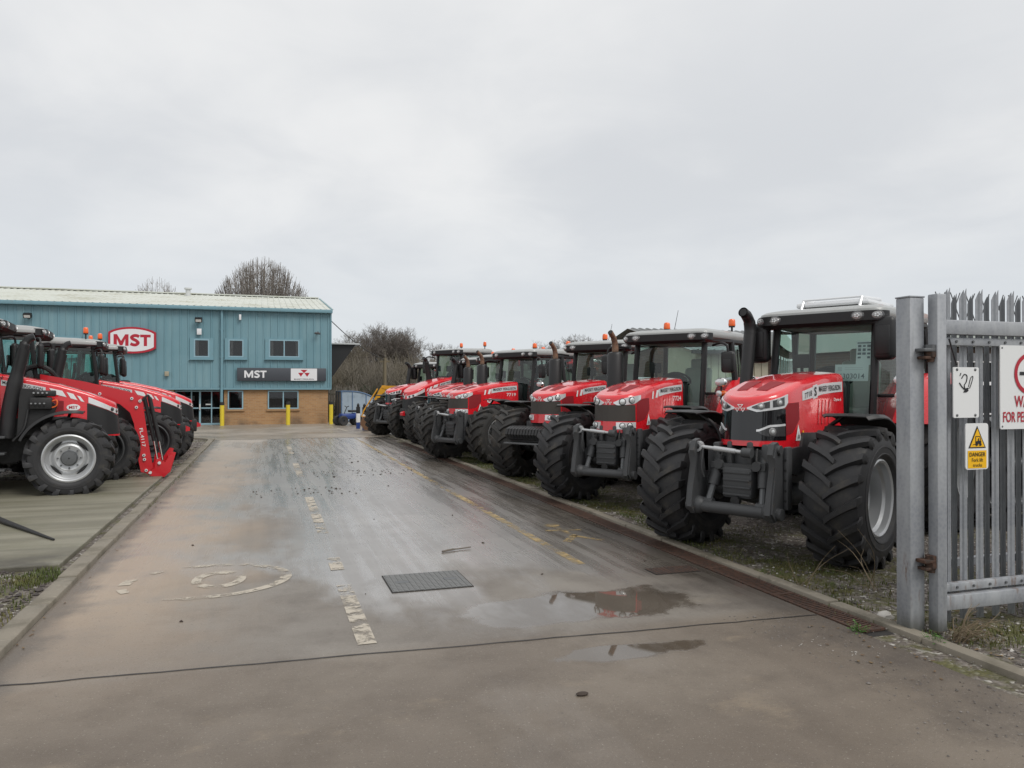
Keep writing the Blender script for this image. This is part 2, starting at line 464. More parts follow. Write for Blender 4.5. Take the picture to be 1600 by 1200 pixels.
    h = nt.m('ADD', h, nt.m('MULTIPLY', n_mid, .8))
    dry = nt.m('SUBTRACT', 1.0, nt.m('MAXIMUM', pud, nt.m('MULTIPLY', wet, .6)))
    nt.put(b.inputs['Normal'], nt.bump(h, nt.m('MULTIPLY', dry, .34), .006))
    nt.put(b.inputs['Specular IOR Level'], nt.m('ADD', .5, nt.m('MULTIPLY', wet, .25)))
    nt.put(b.inputs['Coat Weight'], wet); b.inputs['Coat IOR'].default_value = 1.62
    nt.put(b.inputs['Coat Roughness'], nt.m('ADD', nt.ss(strk2, .35, .65, .20, .34), nt.m('MULTIPLY', pud, -.2)))
    nt.put(b.inputs['Coat Normal'], nt.bump(nt.m('ADD', n_fine, n_agg), nt.m('MULTIPLY', nt.m('SUBTRACT', 1.0, pud), .10), .004))
road_mat()
def yard_mat():
    m, nt, b = base_mat('yard_concrete'); oc = nt.obj(); x, y, z = nt.sep(oc)
    n1 = nt.noise(oc, .4, 5, .6); n2 = nt.noise(oc, 3, 5, .65); f = nt.noise(oc, 60, 3)
    c = nt.mix(nt.ss(n1, .35, .68), (.255, .215, .17), (.32, .28, .235))
    c = nt.mix(nt.ss(n2, .5, .75, 0, .5), c, (.19, .165, .14))
    c = nt.mix(nt.ss(f, .55, .75, 0, .3), c, (.1, .09, .08))
    nt.put(b.inputs['Base Color'], c); nt.put(b.inputs['Roughness'], nt.ss(n1, .35, .65, .28, .6))
    nt.put(b.inputs['Normal'], nt.bump(f, .2, .004))
yard_mat()
def slab_mat():
    m, nt, b = base_mat('algae_slab'); oc = nt.obj(); x, y, z = nt.sep(oc)
    n1 = nt.noise(nt.scl(oc, (.35, 2.2, 1)), 1.0, 6, .6); n2 = nt.noise(oc, 1.2, 5, .6); f = nt.noise(oc, 70, 3)
    bd = nt.noise(nt.scl(oc, (.08, 5.0, 1)), 1.0, 3, .5)
    c = nt.mix(nt.ss(n1, .35, .68), (.165, .155, .112), (.25, .236, .182))
    c = nt.mix(nt.ss(bd, .48, .62, 0, .5), c, (.15, .143, .108))
    c = nt.mix(nt.ss(n2, .52, .75, 0, .55), c, (.13, .13, .075))
    c = nt.mix(nt.ss(f, .58, .75, 0, .4), c, (.06, .055, .045))
    edge = nt.m('MULTIPLY', nt.ss(y, 9.6, 8.5), nt.ss(n2, .35, .6))
    c = nt.mix(nt.m('MULTIPLY', edge, .8), c, (.05, .045, .036))
    nt.put(b.inputs['Base Color'], c); b.inputs['Roughness'].default_value = .55
    nt.put(b.inputs['Normal'], nt.bump(nt.m('ADD', f, bd), .3, .006))
slab_mat()
def gravel_mat():
    m, nt, b = base_mat('gravel_ground'); oc = nt.obj(); x, y, z = nt.sep(oc)
    vo = nt.new('ShaderNodeTexVoronoi'); nt.l.new(oc, vo.inputs['Vector']); vo.inputs['Scale'].default_value = 34
    n1 = nt.noise(oc, .9, 5, .6); n2 = nt.noise(oc, 5, 5, .65); n3 = nt.noise(oc, .5, 4, .6)
    g = nt.new('ShaderNodeSeparateColor'); nt.l.new(vo.outputs['Color'], g.inputs[0])
    c = nt.mix(g.outputs[0], (.075, .060, .050), (.21, .185, .165))
    c = nt.mix(nt.ss(g.outputs[1], .86, .97), c, (.42, .40, .37))
    c = nt.mix(nt.ss(n2, .45, .7, 0, .75), c, (.065, .05, .038))
    moss = nt.m('MULTIPLY', nt.ss(nt.m('ADD', nt.ss(nt.m('ABSOLUTE', nt.m('SUBTRACT', x, 4.95)), 1.0, .1, 0, .075), nt.m('ADD', nt.m('MULTIPLY', n1, .6), nt.m('MULTIPLY', n2, .4))), .50, .62), .85)
    c = nt.mix(moss, c, nt.mix(nt.noise(oc, 9, 3), (.045, .055, .014), (.125, .115, .028)))
    nt.put(b.inputs['Base Color'], c); b.inputs['Roughness'].default_value = .8
    h = nt.m('SUBTRACT', 1.0, vo.outputs['Distance'])
    nt.put(b.inputs['Normal'], nt.bump(h, .8, .02))
gravel_mat()
mat('kerb_stone', (.22, .195, .155), .7, var=(2.5, (.13, .115, .085), .42, .7), wear=(14, (.30, .27, .21), .55, .75), bump=(60, .4, .006))
mat('joint_tar', (.028, .025, .023), .6)
mat('stone_grey', (.20, .18, .165), .75, var=(3, (.09, .08, .07), .35, .65), wear=(1.3, (.34, .32, .29), .56, .62))
mat('stone_dark', (.09, .075, .066), .75, var=(3, (.05, .042, .04), .35, .65), wear=(1.3, (.17, .15, .14), .58, .62))
mat('stone_pale', (.45, .43, .4), .7)
mat('mud', (.045, .032, .024), .8)
mat('grass_blade', (.07, .095, .018), .6, var=(2, (.13, .12, .035), .4, .65))
mat('dead_leaf', (.12, .07, .032), .7, var=(2, (.19, .13, .06), .4, .65))
mat('weed_green', (.055, .13, .02), .55)
mat('dry_stem', (.22, .17, .11), .8)
def paint_mat(name, col, lo, hi):
    m = bpy.data.materials.new(name); m.use_nodes = True; MATS[name] = m
    nt = NT(m.node_tree); b = nt.n['Principled BSDF']; out = nt.n['Material Output']; oc = nt.obj()
    n = nt.m('ADD', nt.m('MULTIPLY', nt.noise(oc, 7, 6, .7), .6), nt.m('MULTIPLY', nt.noise(oc, 1.1, 3), .4))
    b.inputs['Roughness'].default_value = .45
    nt.put(b.inputs['Base Color'], nt.mix(nt.noise(oc, 25, 4), col, tuple(.7 * c for c in col)))
    tr = nt.new('ShaderNodeBsdfTransparent'); mx = nt.new('ShaderNodeMixShader')
    nt.l.new(nt.ss(n, lo, hi), mx.inputs[0]); nt.l.new(tr.outputs[0], mx.inputs[1]); nt.l.new(b.outputs[0], mx.inputs[2])
    nt.l.new(mx.outputs[0], out.inputs[0])
paint_mat('worn_white', (.53, .47, .38), .435, .555)
paint_mat('very_worn_white', (.52, .46, .37), .43, .54)
paint_mat('lightly_worn', (.52, .46, .37), .38, .50)
paint_mat('worn_yellow', (.46, .33, .14), .42, .60)
mat('bark', (.15, .13, .11), .85, var=(4, (.13, .115, .095), .4, .7))
mat('bark_pale', (.21, .19, .165), .85, var=(3, (.12, .105, .09), .4, .7))
mat('twig', (.135, .115, .10), .9, var=(.8, (.18, .16, .14), .4, .65))
mat('twig_pale', (.26, .235, .21), .9, var=(.9, (.13, .11, .095), .42, .65))
mat('twig_olive', (.125, .108, .078), .9, var=(.25, (.15, .135, .11), .4, .65))
mat('ivy', (.045, .055, .032), .6)
mat('hill_scrub', (.12, .105, .08), .9, var=(.3, (.085, .085, .06), .4, .65))
mat('wood_pole', (.17, .14, .09), .8)
mat('old_timber', (.16, .15, .12), .8, var=(3, (.10, .095, .07), .4, .65))
mat('shelter_blue', (.10, .17, .29), .45)
mat('shelter_sheet', (.34, .42, .5), .35, wear=(2, (.24, .3, .36), .5, .7))
mat('manhole_iron', (.17, .172, .17), .5, metal=.2, bump=(30, .3, .004))
mat('manhole_gap', (.02, .018, .016), .8)
# ------------------------------------------------------------------ wheels
def tyre_geo(mb, R, w, rim, nl, lh=.045):
    hw = w / 2; c = R - lh
    half = [(0, c), (.22 * w, c - .003), (.38 * w, c - .014), (.47 * w, c - .045), (.515 * w, c - .11),
            (.525 * w, c - .15), (.535 * w, c - .155), (.535 * w, c - .168), (.53 * w, c - .172), (.53 * w, (c + rim) / 2), (.52 * w, rim + .075), (.527 * w, rim + .07), (.52 * w, rim + .058), (.505 * w, rim + .05), (.44 * w, rim + .015), (.40 * w, rim - .012)]
    prof = [(r, -y) for y, r in half[::-1]] + [(r, y) for y, r in half[1:]]
    mb.lathe(prof, 56, 0)
    k = .62 * hw / R * 1.25
    for side in (-1, 1):
        for i in range(nl):
            p0 = 2 * math.pi * (i + (.5 if side > 0 else 0)) / nl
            st = []
            for t in (0, .25, .55, .85, 1.0):
                y = -.03 + t * (hw + .03); top = R - .022 * (y / hw) ** 2
                st.append((y, p0 - k * (t ** .85), top, c - .02, .026 + .010 * t))
            st.append((hw + .012, p0 - k * 1.07, R - .07, c - .06, .034))
            st.append((hw + .016, p0 - k * 1.14, R - .125, c - .12, .03))
            vs = []; n = len(st)
            for q, (y, ph, rt, rb, hwid) in enumerate(st):
                yb = y if q < 5 else y - .02
                for (rr, yy, dw) in ((rb, yb, hwid * 1.5), (rt, y, hwid), (rt, y, -hwid), (rb, yb, -hwid * 1.5)):
                    a = ph + dw / R
                    vs.append((rr * math.sin(a), side * yy, rr * math.cos(a)))
            fs = [(0, 1, 2, 3), tuple((n - 1) * 4 + z for z in (3, 2, 1, 0))]
            for q in range(n - 1):
                for z in range(3):
                    fs.append((q * 4 + z, q * 4 + z + 1, q * 4 + 4 + z + 1, q * 4 + 4 + z))
            mb.add(vs, fs, 0)

def rim_geo(mb, rim, w, style):
    """outer side is +y"""
    e = .43 * w
    if style == 'deep':
        prof = [(rim + .012, e), (rim + .018, e + .012), (rim + .002, e + .02), (rim - .018, e + .006), (rim - .022, e - .05), (rim - .05, e - .075),
                (rim - .052, .08 * w), (rim - .075, .05 * w), (rim - .078, -.02 * w), (rim * .72, -.05 * w), (rim * .66, -.01 * w), (rim * .46, -.01 * w), (rim * .42, -.05 * w), (.02, -.05 * w)]
        mb.lathe(prof, 48, 0)
        mb.lathe([(rim * .40, -.05 * w), (rim * .38, .06 * w), (rim * .30, .10 * w), (rim * .2, .11 * w), (.01, .115 * w)], 24, 1)
        nb, rb, yb = 10, rim * .53, .0
    else:
        prof = [(rim + .014, e), (rim + .02, e + .014), (rim - .002, e + .022), (rim - .024, e + .004), (rim - .03, e - .06), (rim - .07, e - .09),
                (rim - .075, .18 * w), (rim * .78, .13 * w), (rim * .70, .14 * w), (rim * .62, .22 * w), (rim * .54, .24 * w), (rim * .48, .22 * w), (.02, .2 * w)]
        mb.lathe(prof, 48, 0)
        for i in range(4):     # the four long wave-shaped openings of the disc
            a0 = 2 * math.pi * (i + .5) / 4
            pts = []
            for q in range(9):
                a = a0 - .42 + .84 * q / 8; pts.append((rim - .078, a))
            inner = [((rim * (.66 + .10 * (abs(q - 4) / 4) ** 2)), a0 - .40 + .80 * q / 8) for q in range(9)]
            vs = [(r * math.sin(a), .192 * w, r * math.cos(a)) for r, a in pts] + [(r * math.sin(a), .205 * w, r * math.cos(a)) for r, a in inner]
            mb.add(vs, [(q, q + 1, 10 + q, 9 + q) for q in range(8)], 2)
        mb.lathe([(rim * .34, .2 * w), (rim * .33, .34 * w), (rim * .28, .42 * w), (rim * .1, .44 * w), (.01, .44 * w)], 24, 1)
        nb, rb, yb = 8, rim * .44, .215 * w
    for i in range(nb):
        a = 2 * math.pi * i / nb
        p = Vector((rb * math.sin(a), yb, rb * math.cos(a)))
        mb.cyl(p, p + Vector((0, .035, 0)), .014, n=6, mi=1)

def add_wheel(root, tag_, R, w, rim, nl, x, y, style, tyre='tyre_rubber', rimmat='rim_silver', hub='hub_grey', steer=0):
    wh = link('wheel', None, root, (x, y, R - .035), steer)
    part(('tyre', R, w, tyre), 'tyre', [tyre], lambda mb: tyre_geo(mb, R, w, rim, nl), wh, smooth=32)
    part(('rim', rim, w, style, rimmat), 'rim', [rimmat, hub, 'engine_black'], lambda mb: rim_geo(mb, rim, w, style), wh, rotz=0 if y > 0 else math.pi)
    return wh

# ------------------------------------------------------------------ bonnet skin
class Skin:
    def __init__(s, plan, zt, zb, draft=.07, rake=.10, crown=.035, rr=.07):
        s.pts = catmull([(x, y, 0) for x, y in plan], 10)
        s.len = [0]
        for a, b in zip(s.pts, s.pts[1:]): s.len.append(s.len[-1] + (b - a).length)
        s.L = s.len[-1]; s.zt = zt; s.zb = zb; s.draft = draft; s.rake = rake; s.crown = crown; s.rr = rr
        s.xn = plan[-1][0]; s.x0 = plan[0][0]; s.w = plan[0][1]
    def flat(s, q):
        q = max(0, min(s.L, q))
        for i in range(len(s.pts) - 1):
            if q <= s.len[i + 1] or i == len(s.pts) - 2:
                a, b = s.pts[i], s.pts[i + 1]; t = (q - s.len[i]) / max(1e-9, s.len[i + 1] - s.len[i])
                d = (b - a).normalized()
                return a + (b - a) * t, Vector((-d.y, d.x, 0)) * (1 if True else -1)
    def P(s, q, z, off=0.0):
        mir = q > s.L
        if mir: q = 2 * s.L - q
        p, n = s.flat(q)
        if n.y < 0 or (abs(n.y) < 1e-6 and n.x < 0): n = -n
        if n.x < 0 and p.x > s.xn - .3: n = Vector((abs(n.x), n.y, 0))
        y = p.y * (1 - s.draft * (z - 1.2))
        g = max(0, min(1, (p.x - (s.xn - .5)) / .5)); g = g * g
        x = p.x - s.rake * g * (z - 1.3)
        v = Vector((x, y, z)) + n * off
        if mir: v.y = -v.y
        return v
    def N(s, q, z=1.4):
        a = s.P(q, z, 0); b = s.P(q, z, .01); return (b - a).normalized()
    def qx(s, x):
        """arc position of x on the left side"""
        for i in range(len(s.pts) - 1):
            if s.pts[i + 1].x >= x:
                a, b = s.pts[i].x, s.pts[i + 1].x
                return s.len[i] + (x - a) / max(1e-9, b - a) * (s.len[i + 1] - s.len[i])
        return s.L
    def top(s, x, y): return s.zt(x) - s.crown * (y / s.w) ** 2
    def body(s, mb, mi=0):
        N = 46; nz = 7; nr = 5; nt_ = 6
        # denser near the nose
        qs = [s.L * (1 - (1 - i / N) ** 1.35) for i in range(N + 1)]
        qs = qs + [2 * s.L - q for q in qs[::-1][1:]]
        cols = []
        for q in qs:
            col = []
            pe = s.P(q, s.zt(s.P(q, 1.3).x) - s.rr, -s.rr)
            zE = s.top(pe.x, pe.y); ze = zE - s.rr
            p0 = s.P(q, ze); zlo = s.zb(s.P(q, 1.2).x)
            for k in range(nz + 1): col.append(s.P(q, zlo + (ze - zlo) * k / nz))
            for k in range(1, nr + 1):
                a = math.pi / 2 * k / nr
                v = s.P(q, ze, -s.rr * (1 - math.cos(a))); v.z = ze + s.rr * math.sin(a) * 1.0; col.append(v)
            E = col[-1].copy(); cx = min(E.x, s.xn - .34)
            for k in range(1, nt_ + 1):
                t = k / nt_; x = E.x + (cx - E.x) * t; y = E.y * (1 - t)
                col.append(Vector((x, y, s.top(x, y) + (E.z - s.top(E.x, E.y)) * (1 - t) ** 2)))
            cols.append(col)
        m = len(cols[0]); vs = [v for c in cols for v in c]
        fs = [(i * m + j, (i + 1) * m + j, (i + 1) * m + j + 1, i * m + j + 1) for i in range(len(cols) - 1) for j in range(m - 1)]
        mb.add(vs, fs, mi)
    def strip(s, mb, q0, q1, lo, hi, off=.006, n=24, m=2, mi=0, inn=-.012):
        """panel lying on the skin between arc positions q0..q1 and heights lo(q)..hi(q)"""
        lo = lo if callable(lo) else (lambda q, c=lo: c); hi = hi if callable(hi) else (lambda q, c=hi: c)
        vs = []; W = m + 3
        for i in range(n + 1):
            q = q0 + (q1 - q0) * i / n; a, b = lo(q), hi(q)
            col = [s.P(q, a, inn)] + [s.P(q, a + (b - a) * j / m, off) for j in range(m + 1)] + [s.P(q, b, inn)]
            vs += col
        fs = [(i * W + j, (i + 1) * W + j, (i + 1) * W + j + 1, i * W + j + 1) for i in range(n) for j in range(W - 1)]
        fs += [tuple(range(W)), tuple(n * W + j for j in range(W))[::-1]]
        mb.add(vs, fs, mi)
    def side_fn(s, side, x0, z0, slope=0.0, off=.008, k=1.0):
        """text placer: u to the reader's right, v up. side +1 = left flank (read nose to cab), -1 = right flank"""
        def f(u, v):
            x = x0 - u if side > 0 else x0 + u
            z = z0 + v + slope * (x - x0)
            p = s.P(s.qx(x), z, off)
            if side < 0: p.y = -p.y
            return p
        return f

def emblem(mb, fn, sc, mi):
    for tri in (((-.55, .5), (.55, .5), (0, -.02)), ((-.9, .02), (-.06, .02), (-.48, -.62)), ((.06, .02), (.9, .02), (.48, -.62))):
        mb.add([fn(a * sc, b * sc) for a, b in tri], [(0, 1, 2)], mi)
def emblem_line(mb, fn, sc, mi, t=.16):
    for tri in (((-.55, .6), (.55, .6), (0, -.05)), ((-.95, .0), (-.05, .0), (-.5, -.7)), ((.05, .0), (.95, .0), (.5, -.7))):
        c = (sum(a for a, b in tri) / 3, sum(b for a, b in tri) / 3)
        o = [(c[0] + (a - c[0]) * 1.0, c[1] + (b - c[1]) * 1.0) for a, b in tri]
        i = [(c[0] + (a - c[0]) * (1 - 2.6 * t), c[1] + (b - c[1]) * (1 - 2.6 * t)) for a, b in tri]
        mb.add([fn(a * sc, b * sc) for a, b in o + i], [(0, 1, 4, 3), (1, 2, 5, 4), (2, 0, 3, 5)], mi)

SKINS = {
 'S': Skin([(-1.18, .385), (-.8, .38), (-.1, .37), (.2, .355), (.38, .315), (.51, .215), (.57, .10), (.585, 0)],
           pl((-1.2, 1.94), (-1.1, 1.945), (-.6, 1.915), (-.1, 1.84), (.25, 1.75), (.45, 1.68), (.585, 1.615)),
           pl((-1.6, 1.27), (-.20, 1.27), (-.14, 1.15), (.2, 1.12), (.45, 1.15), (.585, 1.16))),
 'O': Skin([(-1.22, .39), (-.8, .385), (-.1, .375), (.2, .365), (.40, .325), (.52, .22), (.57, .10), (.585, 0)],
           pl((-1.25, 1.92), (-1.1, 1.92), (-.6, 1.88), (-.1, 1.81), (.25, 1.725), (.45, 1.66), (.585, 1.61)),
           pl((-1.6, 1.27), (-.20, 1.27), (-.14, 1.13), (.2, 1.08), (.585, 1.10))),
 'L': Skin([(-1.05, .40), (-.6, .395), (0, .385), (.3, .37), (.5, .32), (.62, .2), (.66, .09), (.67, 0)],
           pl((-1.05, 2.0), (-.7, 1.94), (-.2, 1.83), (.2, 1.70), (.45, 1.595), (.67, 1.47)),
           pl((-1.05, 1.12), (-.1, 1.12), (0, 1.0), (.25, .98), (.67, .92)), rr=.06, crown=.03),
}

def bonnet(root, T, texts, key):
    sk = SKINS[T]; L = sk.L
    hood = part(('hood', T), 'bonnet', ['red_paint'], lambda mb: sk.body(mb), root, smooth=40)
    def face(mb):
        if T == 'S':
            d = .52
            sk.strip(mb, L - d, L + d, lambda q: 1.215, lambda q: 1.535 - .02 * max(0, 1 - abs(q - L) / .2), .004, 40, 3, 0)
        elif T == 'O':
            d = .43
            sk.strip(mb, L - d, L + d, 1.265, 1.50, .004, 36, 3, 0)
        else:
            q0 = sk.qx(.22)
            h = pl((q0, sk.zt(.22) - .20), (L - .14, 1.285), (L, 1.27))
            sk.strip(mb, q0, 2 * L - q0, lambda q: .955, lambda q: h(q if q < L else 2 * L - q), .005, 40, 3, 0)
    part(('grille', T), 'grille', ['gloss_black' if T == 'S' else ('mesh_grey' if T == 'O' else 'black_plastic')], face, hood)
    # headlights, each with its housing, dark bezel and lenses in one mesh
    def head(side):
        def fn(mb):
            def mq(q): return q if side > 0 else 2 * L - q
            if T == 'S':
                lo = pl((L - .56, 1.60), (L - .50, 1.545), (L - .17, 1.505), (L - .07, 1.535)); hi = pl((L - .56, 1.685), (L - .40, 1.645), (L - .2, 1.60), (L - .07, 1.55))
                f = lambda fn_: (lambda q: fn_(q if q < L else 2 * L - q))
                sk.strip(mb, mq(L - .56), mq(L - .07), f(lo), f(hi), .010, 20, 2, 0)
                lo2 = lambda q: lo(q) + .026
                for a, b in ((L - .49, L - .335), (L - .30, L - .12)):
                    sk.strip(mb, mq(a), mq(b), f(lo2), f(lambda q: hi(q) - .010), .014, 8, 2, 2)
                    c = (a + b) / 2; z = (lo(c) + hi(c)) / 2 + .008
                    mb.lens(sk.P(mq(c), z, .014), sk.N(mq(c)), .038, 3, .3); mb.lens(sk.P(mq(c), z, .022), sk.N(mq(c)), .020, 1, .4)
            elif T == 'O':
                lo = pl((L - .56, 1.585), (L - .40, 1.515), (L - .14, 1.495), (L - .08, 1.525)); hi = pl((L - .56, 1.645), (L - .36, 1.625), (L - .2, 1.59), (L - .08, 1.54))
                f = lambda fn_: (lambda q: fn_(q if q < L else 2 * L - q))
                sk.strip(mb, mq(L - .56), mq(L - .08), f(lo), f(hi), .010, 18, 2, 0)
                for c in (L - .36, L - .215):
                    z = (lo(c) + hi(c)) / 2
                    mb.lens(sk.P(mq(c), z, .008), sk.N(mq(c)), .054, 2, .2); mb.lens(sk.P(mq(c), z, .014), sk.N(mq(c)), .042, 1, .4)
            else:
                q0 = sk.qx(.24)
                lo = pl((q0, sk.zt(.24) - .185), (L - .2, 1.315), (L - .05, 1.295)); hi = pl((q0, sk.zt(.24) - .085), (L - .3, 1.435), (L - .05, 1.37))
                f = lambda fn_: (lambda q: fn_(q if q < L else 2 * L - q))
                sk.strip(mb, mq(q0), mq(L - .05), f(lo), f(hi), .010, 22, 2, 0)
                for c in (L - .26, L - .14):
                    mb.lens(sk.P(mq(c), (lo(c) + hi(c)) / 2, .012), sk.N(mq(c)), .036, 2, .35)
        return fn
    for sd in (1, -1):
        part(('head', T, sd), 'headlight', ['housing_silver', 'lamp_lens', 'lamp_dark', 'led_lens'], head(sd), hood)
    def low(side):
        def fn(mb):
            def mq(q): return q if side > 0 else 2 * L - q
            f = lambda fn_: (lambda q: fn_(q if q < L else 2 * L - q))
            if T == 'S':
                hi = pl((L - .50, 1.365), (L - .3, 1.355), (L - .19, 1.31)); lo = pl((L - .50, 1.255), (L - .26, 1.26), (L - .19, 1.295))
                hi2 = lambda q: hi(q) + .018
                sk.strip(mb, mq(L - .50), mq(L - .17), f(lambda q: hi(q) - .004), f(hi2), .012, 12, 1, 0)
                sk.strip(mb, mq(L - .50), mq(L - .19), f(lo), f(hi), .009, 12, 2, 2)
                c = L - .33; mb.lens(sk.P(mq(c), 1.305, .012), sk.N(mq(c)), .042, 3, .35); mb.lens(sk.P(mq(c), 1.305, .022), sk.N(mq(c)), .020, 1, .4)
            elif T == 'O':
                sk.strip(mb, mq(L - .43), mq(L - .13), 1.15, 1.25, .010, 12, 2, 0)
                for c in (L - .33, L - .22):
                    mb.lens(sk.P(mq(c), 1.2, .008), sk.N(mq(c)), .046, 2, .2); mb.lens(sk.P(mq(c), 1.2, .014), sk.N(mq(c)), .036, 1, .4)
        return fn
    if T in 'SO':
        for sd in (1, -1):
            part(('low', T, sd), 'work_light', ['housing_silver', 'lamp_lens', 'lamp_dark', 'led_lens'], low(sd), hood)
    # badge on the nose
    def badge(mb):
        z = {'S': 1.545, 'O': 1.545, 'L': 1.385}[T]
        ax = sk.P(L, z, .012)
        emblem_line(mb, lambda a, b: Vector((sk.P(L + a * 0, z + b, .014).x - abs(a) * .08, a, z + b)), .062, 0)
    def recess_shade(mb):
        for s in (1, -1):
            mb.grid(lambda u, v: (lambda x, y: Vector((x, y, sk.top(x, y) + .004)))(-.02 + .34 * u, s * (.05 + (.17 - .05 * u) * v)), 6, 3, 0)
    if T in 'SO': part(('recess_shade', T), 'bonnet_recess_shade', ['mesh_and_shade_red'], recess_shade, hood)  # shade of the bonnet-top recesses painted as flat dark red patches
    part(('badge', T), 'badge', ['white_decal'], badge, hood, smooth=0)
    # flank vents and creases
    def vents(side):
        def fn(mb):
            m = (lambda q: q) if side > 0 else (lambda q: 2 * L - q)
            f = lambda g: (lambda q: g(q if q < L else 2 * L - q))
            if T in 'SO':
                a, b = sk.qx(-.02), sk.qx(.34)
                lo = pl((a, 1.42), (sk.qx(.14), 1.28), (b, 1.25)); hi = pl((a, 1.60), (b, 1.585))
                sk.strip(mb, m(a), m(b), f(lo), f(hi), .003, 12, 2, 0, inn=-.01)
            else:
                a, b = sk.qx(-.55), sk.qx(-.12)
                sk.strip(mb, m(a), m(b), f(lambda q: 1.30), f(pl((a, 1.60), (b, 1.53))), .004, 10, 2, 0)
        return fn
    def louvres(side):
        def fn(mb):
            for k in range(4):
                x = -.52 - .09 * k
                p = [(x, 1.62), (x - .03, 1.62), (x + .03, 1.36), (x + .06, 1.36)]
                vs = []
                for px, pz in (p[0], p[1], p[2], p[3]):
                    v = sk.P(sk.qx(px), pz, .012 if side else 0)
                    if side < 0: v.y = -v.y
                    vs.append(v)
                mb.add(vs, [(0, 1, 2, 3)], 0)
        return fn
    for sd in (1, -1):
        part(('vent', T, sd), 'side_vent', ['mesh_and_shade_red'], vents(sd), hood)
        if T in 'SO': part(('louv', T, sd), 'louvre_panel', ['red_paint'], louvres(sd), hood)
    # decals
    def decal(side):
        def fn(mb):
            m = (lambda q: q) if side > 0 else (lambda q: 2 * L - q)
            f = lambda g: (lambda q: g(q if q < L else 2 * L - q))
            zt = sk.zt
            if T == 'S':
                a, b = sk.qx(-1.15), sk.qx(-.10)
                zc = lambda x: zt(x) - .175
                qz = lambda d: pl(*[(sk.qx(x), zc(x) + d * (1 if x < -.3 else .85)) for x in (-1.15, -.9, -.6, -.35, -.10)])
                sk.strip(mb, m(a), m(b), f(qz(-.06)), f(qz(.055)), .004, 20, 1, 0)
                sl = (zc(-.4) - zc(-1.4)) / 1.0
                if texts.get('big'): mb.text(texts['big'], .062, sk.side_fn(side, -.80, zc(-.80) - .004, sl * .6, .008), 1, .012, width=.58)
                if texts.get('num'): mb.text(texts['num'], .06, sk.side_fn(side, -.24, zc(-.24) - .006, -.19, .008), 1, .0, width=.18)
                sk.strip(mb, m(sk.qx(-.47)), m(sk.qx(-.36)), f(qz(-.075)), f(qz(.07)), .006, 4, 1, 0)
                mb.text('S', .10, sk.side_fn(side, -.415, zc(-.415), -.1, .010), 1, .03)
                mb.text('Dyna-6', .045, sk.side_fn(side, -1.00, zc(-1.0) - .15, 0, .008), 2, .012, width=.2)
            elif T == 'O':
                zc = lambda x: zt(x) - .17
                qz = lambda d, xs: pl(*[(sk.qx(x), zc(x) + d) for x in xs])
                xs = (-1.18, -1.0, -.8, -.55, -.34)
                sk.strip(mb, m(sk.qx(-1.18)), m(sk.qx(-.34)), f(qz(-.055, xs)), f(qz(.055, xs)), .004, 16, 1, 0)
                for x in (-.26, -.13):
                    def sl(u, v, x=x): return sk.side_fn(side, x, zc(x), 0, .006)(u, v)
                    sgn = -1 if side > 0 else 1
                    pts = [(-.03 * 1, -.06), (.022, -.06), (.06, .055), (.008, .055)] if side > 0 else [(.03, -.06), (-.022, -.06), (-.06, .055), (-.008, .055)]
                    wd = 1.3 if x < -.2 else .8
                    mb.add([sl(u * wd, v) for u, v in pts], [(0, 1, 2, 3)], 2)
                slp = (zc(-.6) - zc(-1.4)) / .8
                mb.text(texts.get('big', ''), .062, sk.side_fn(side, -.77, zc(-.77), slp, .008), 1, .012, width=.74)
                mb.text(texts.get('num', ''), .075, sk.side_fn(side, -.98, zc(-.98) - .155, 0, .008), 2, .008, width=.30)
            else:
                zc = lambda x: zt(x) - .155
                for x0, x1 in ((-.33, -.14), (-.08, .02), (.07, .12)):
                    fnp = sk.side_fn(side, 0, 0, 0, .006)
                    sg = -1 if side > 0 else 1
                    vs = [fnp(sg * x, z) for x, z in ((x0, zc(x0) + .045 - .01 * (x0 > 0)), (x1, zc(x1) + .045 - .01 * (x0 > 0)), (x1 + .06, zc(x1 + .06) - .04), (x0 + .06, zc(x0 + .06) - .04))]
                    mb.add(vs, [(0, 1, 2, 3)], 2)
                xs = (-1.0, -.7, -.2)
                qz = lambda d: pl(*[(sk.qx(x), zc(x) + d) for x in xs])
                sk.strip(mb, m(sk.qx(-1.0)), m(sk.qx(-.38)), f(qz(-.045)), f(qz(.045)), .004, 10, 1, 0)
                slp = (zc(-.2) - zc(-.9)) / .7
                mb.text(texts.get('big', ''), .052, sk.side_fn(side, -.70, zc(-.70), slp, .008), 1, .012, width=.56)
        return fn
    def sticker(side):
        def fn(mb):
            if texts.get('sticker'):
                px, pz = texts['sticker']; fnp = sk.side_fn(side, px, pz, 0, .007)
                n = 20
                mb.add([fnp(.10 * math.cos(2 * math.pi * i / n), .055 * math.sin(2 * math.pi * i / n)) for i in range(n)], [tuple(range(n))], 2)
                mb.text('MST', .05, sk.side_fn(side, px, pz, 0, .010), 3, .02, width=.13)
        return fn
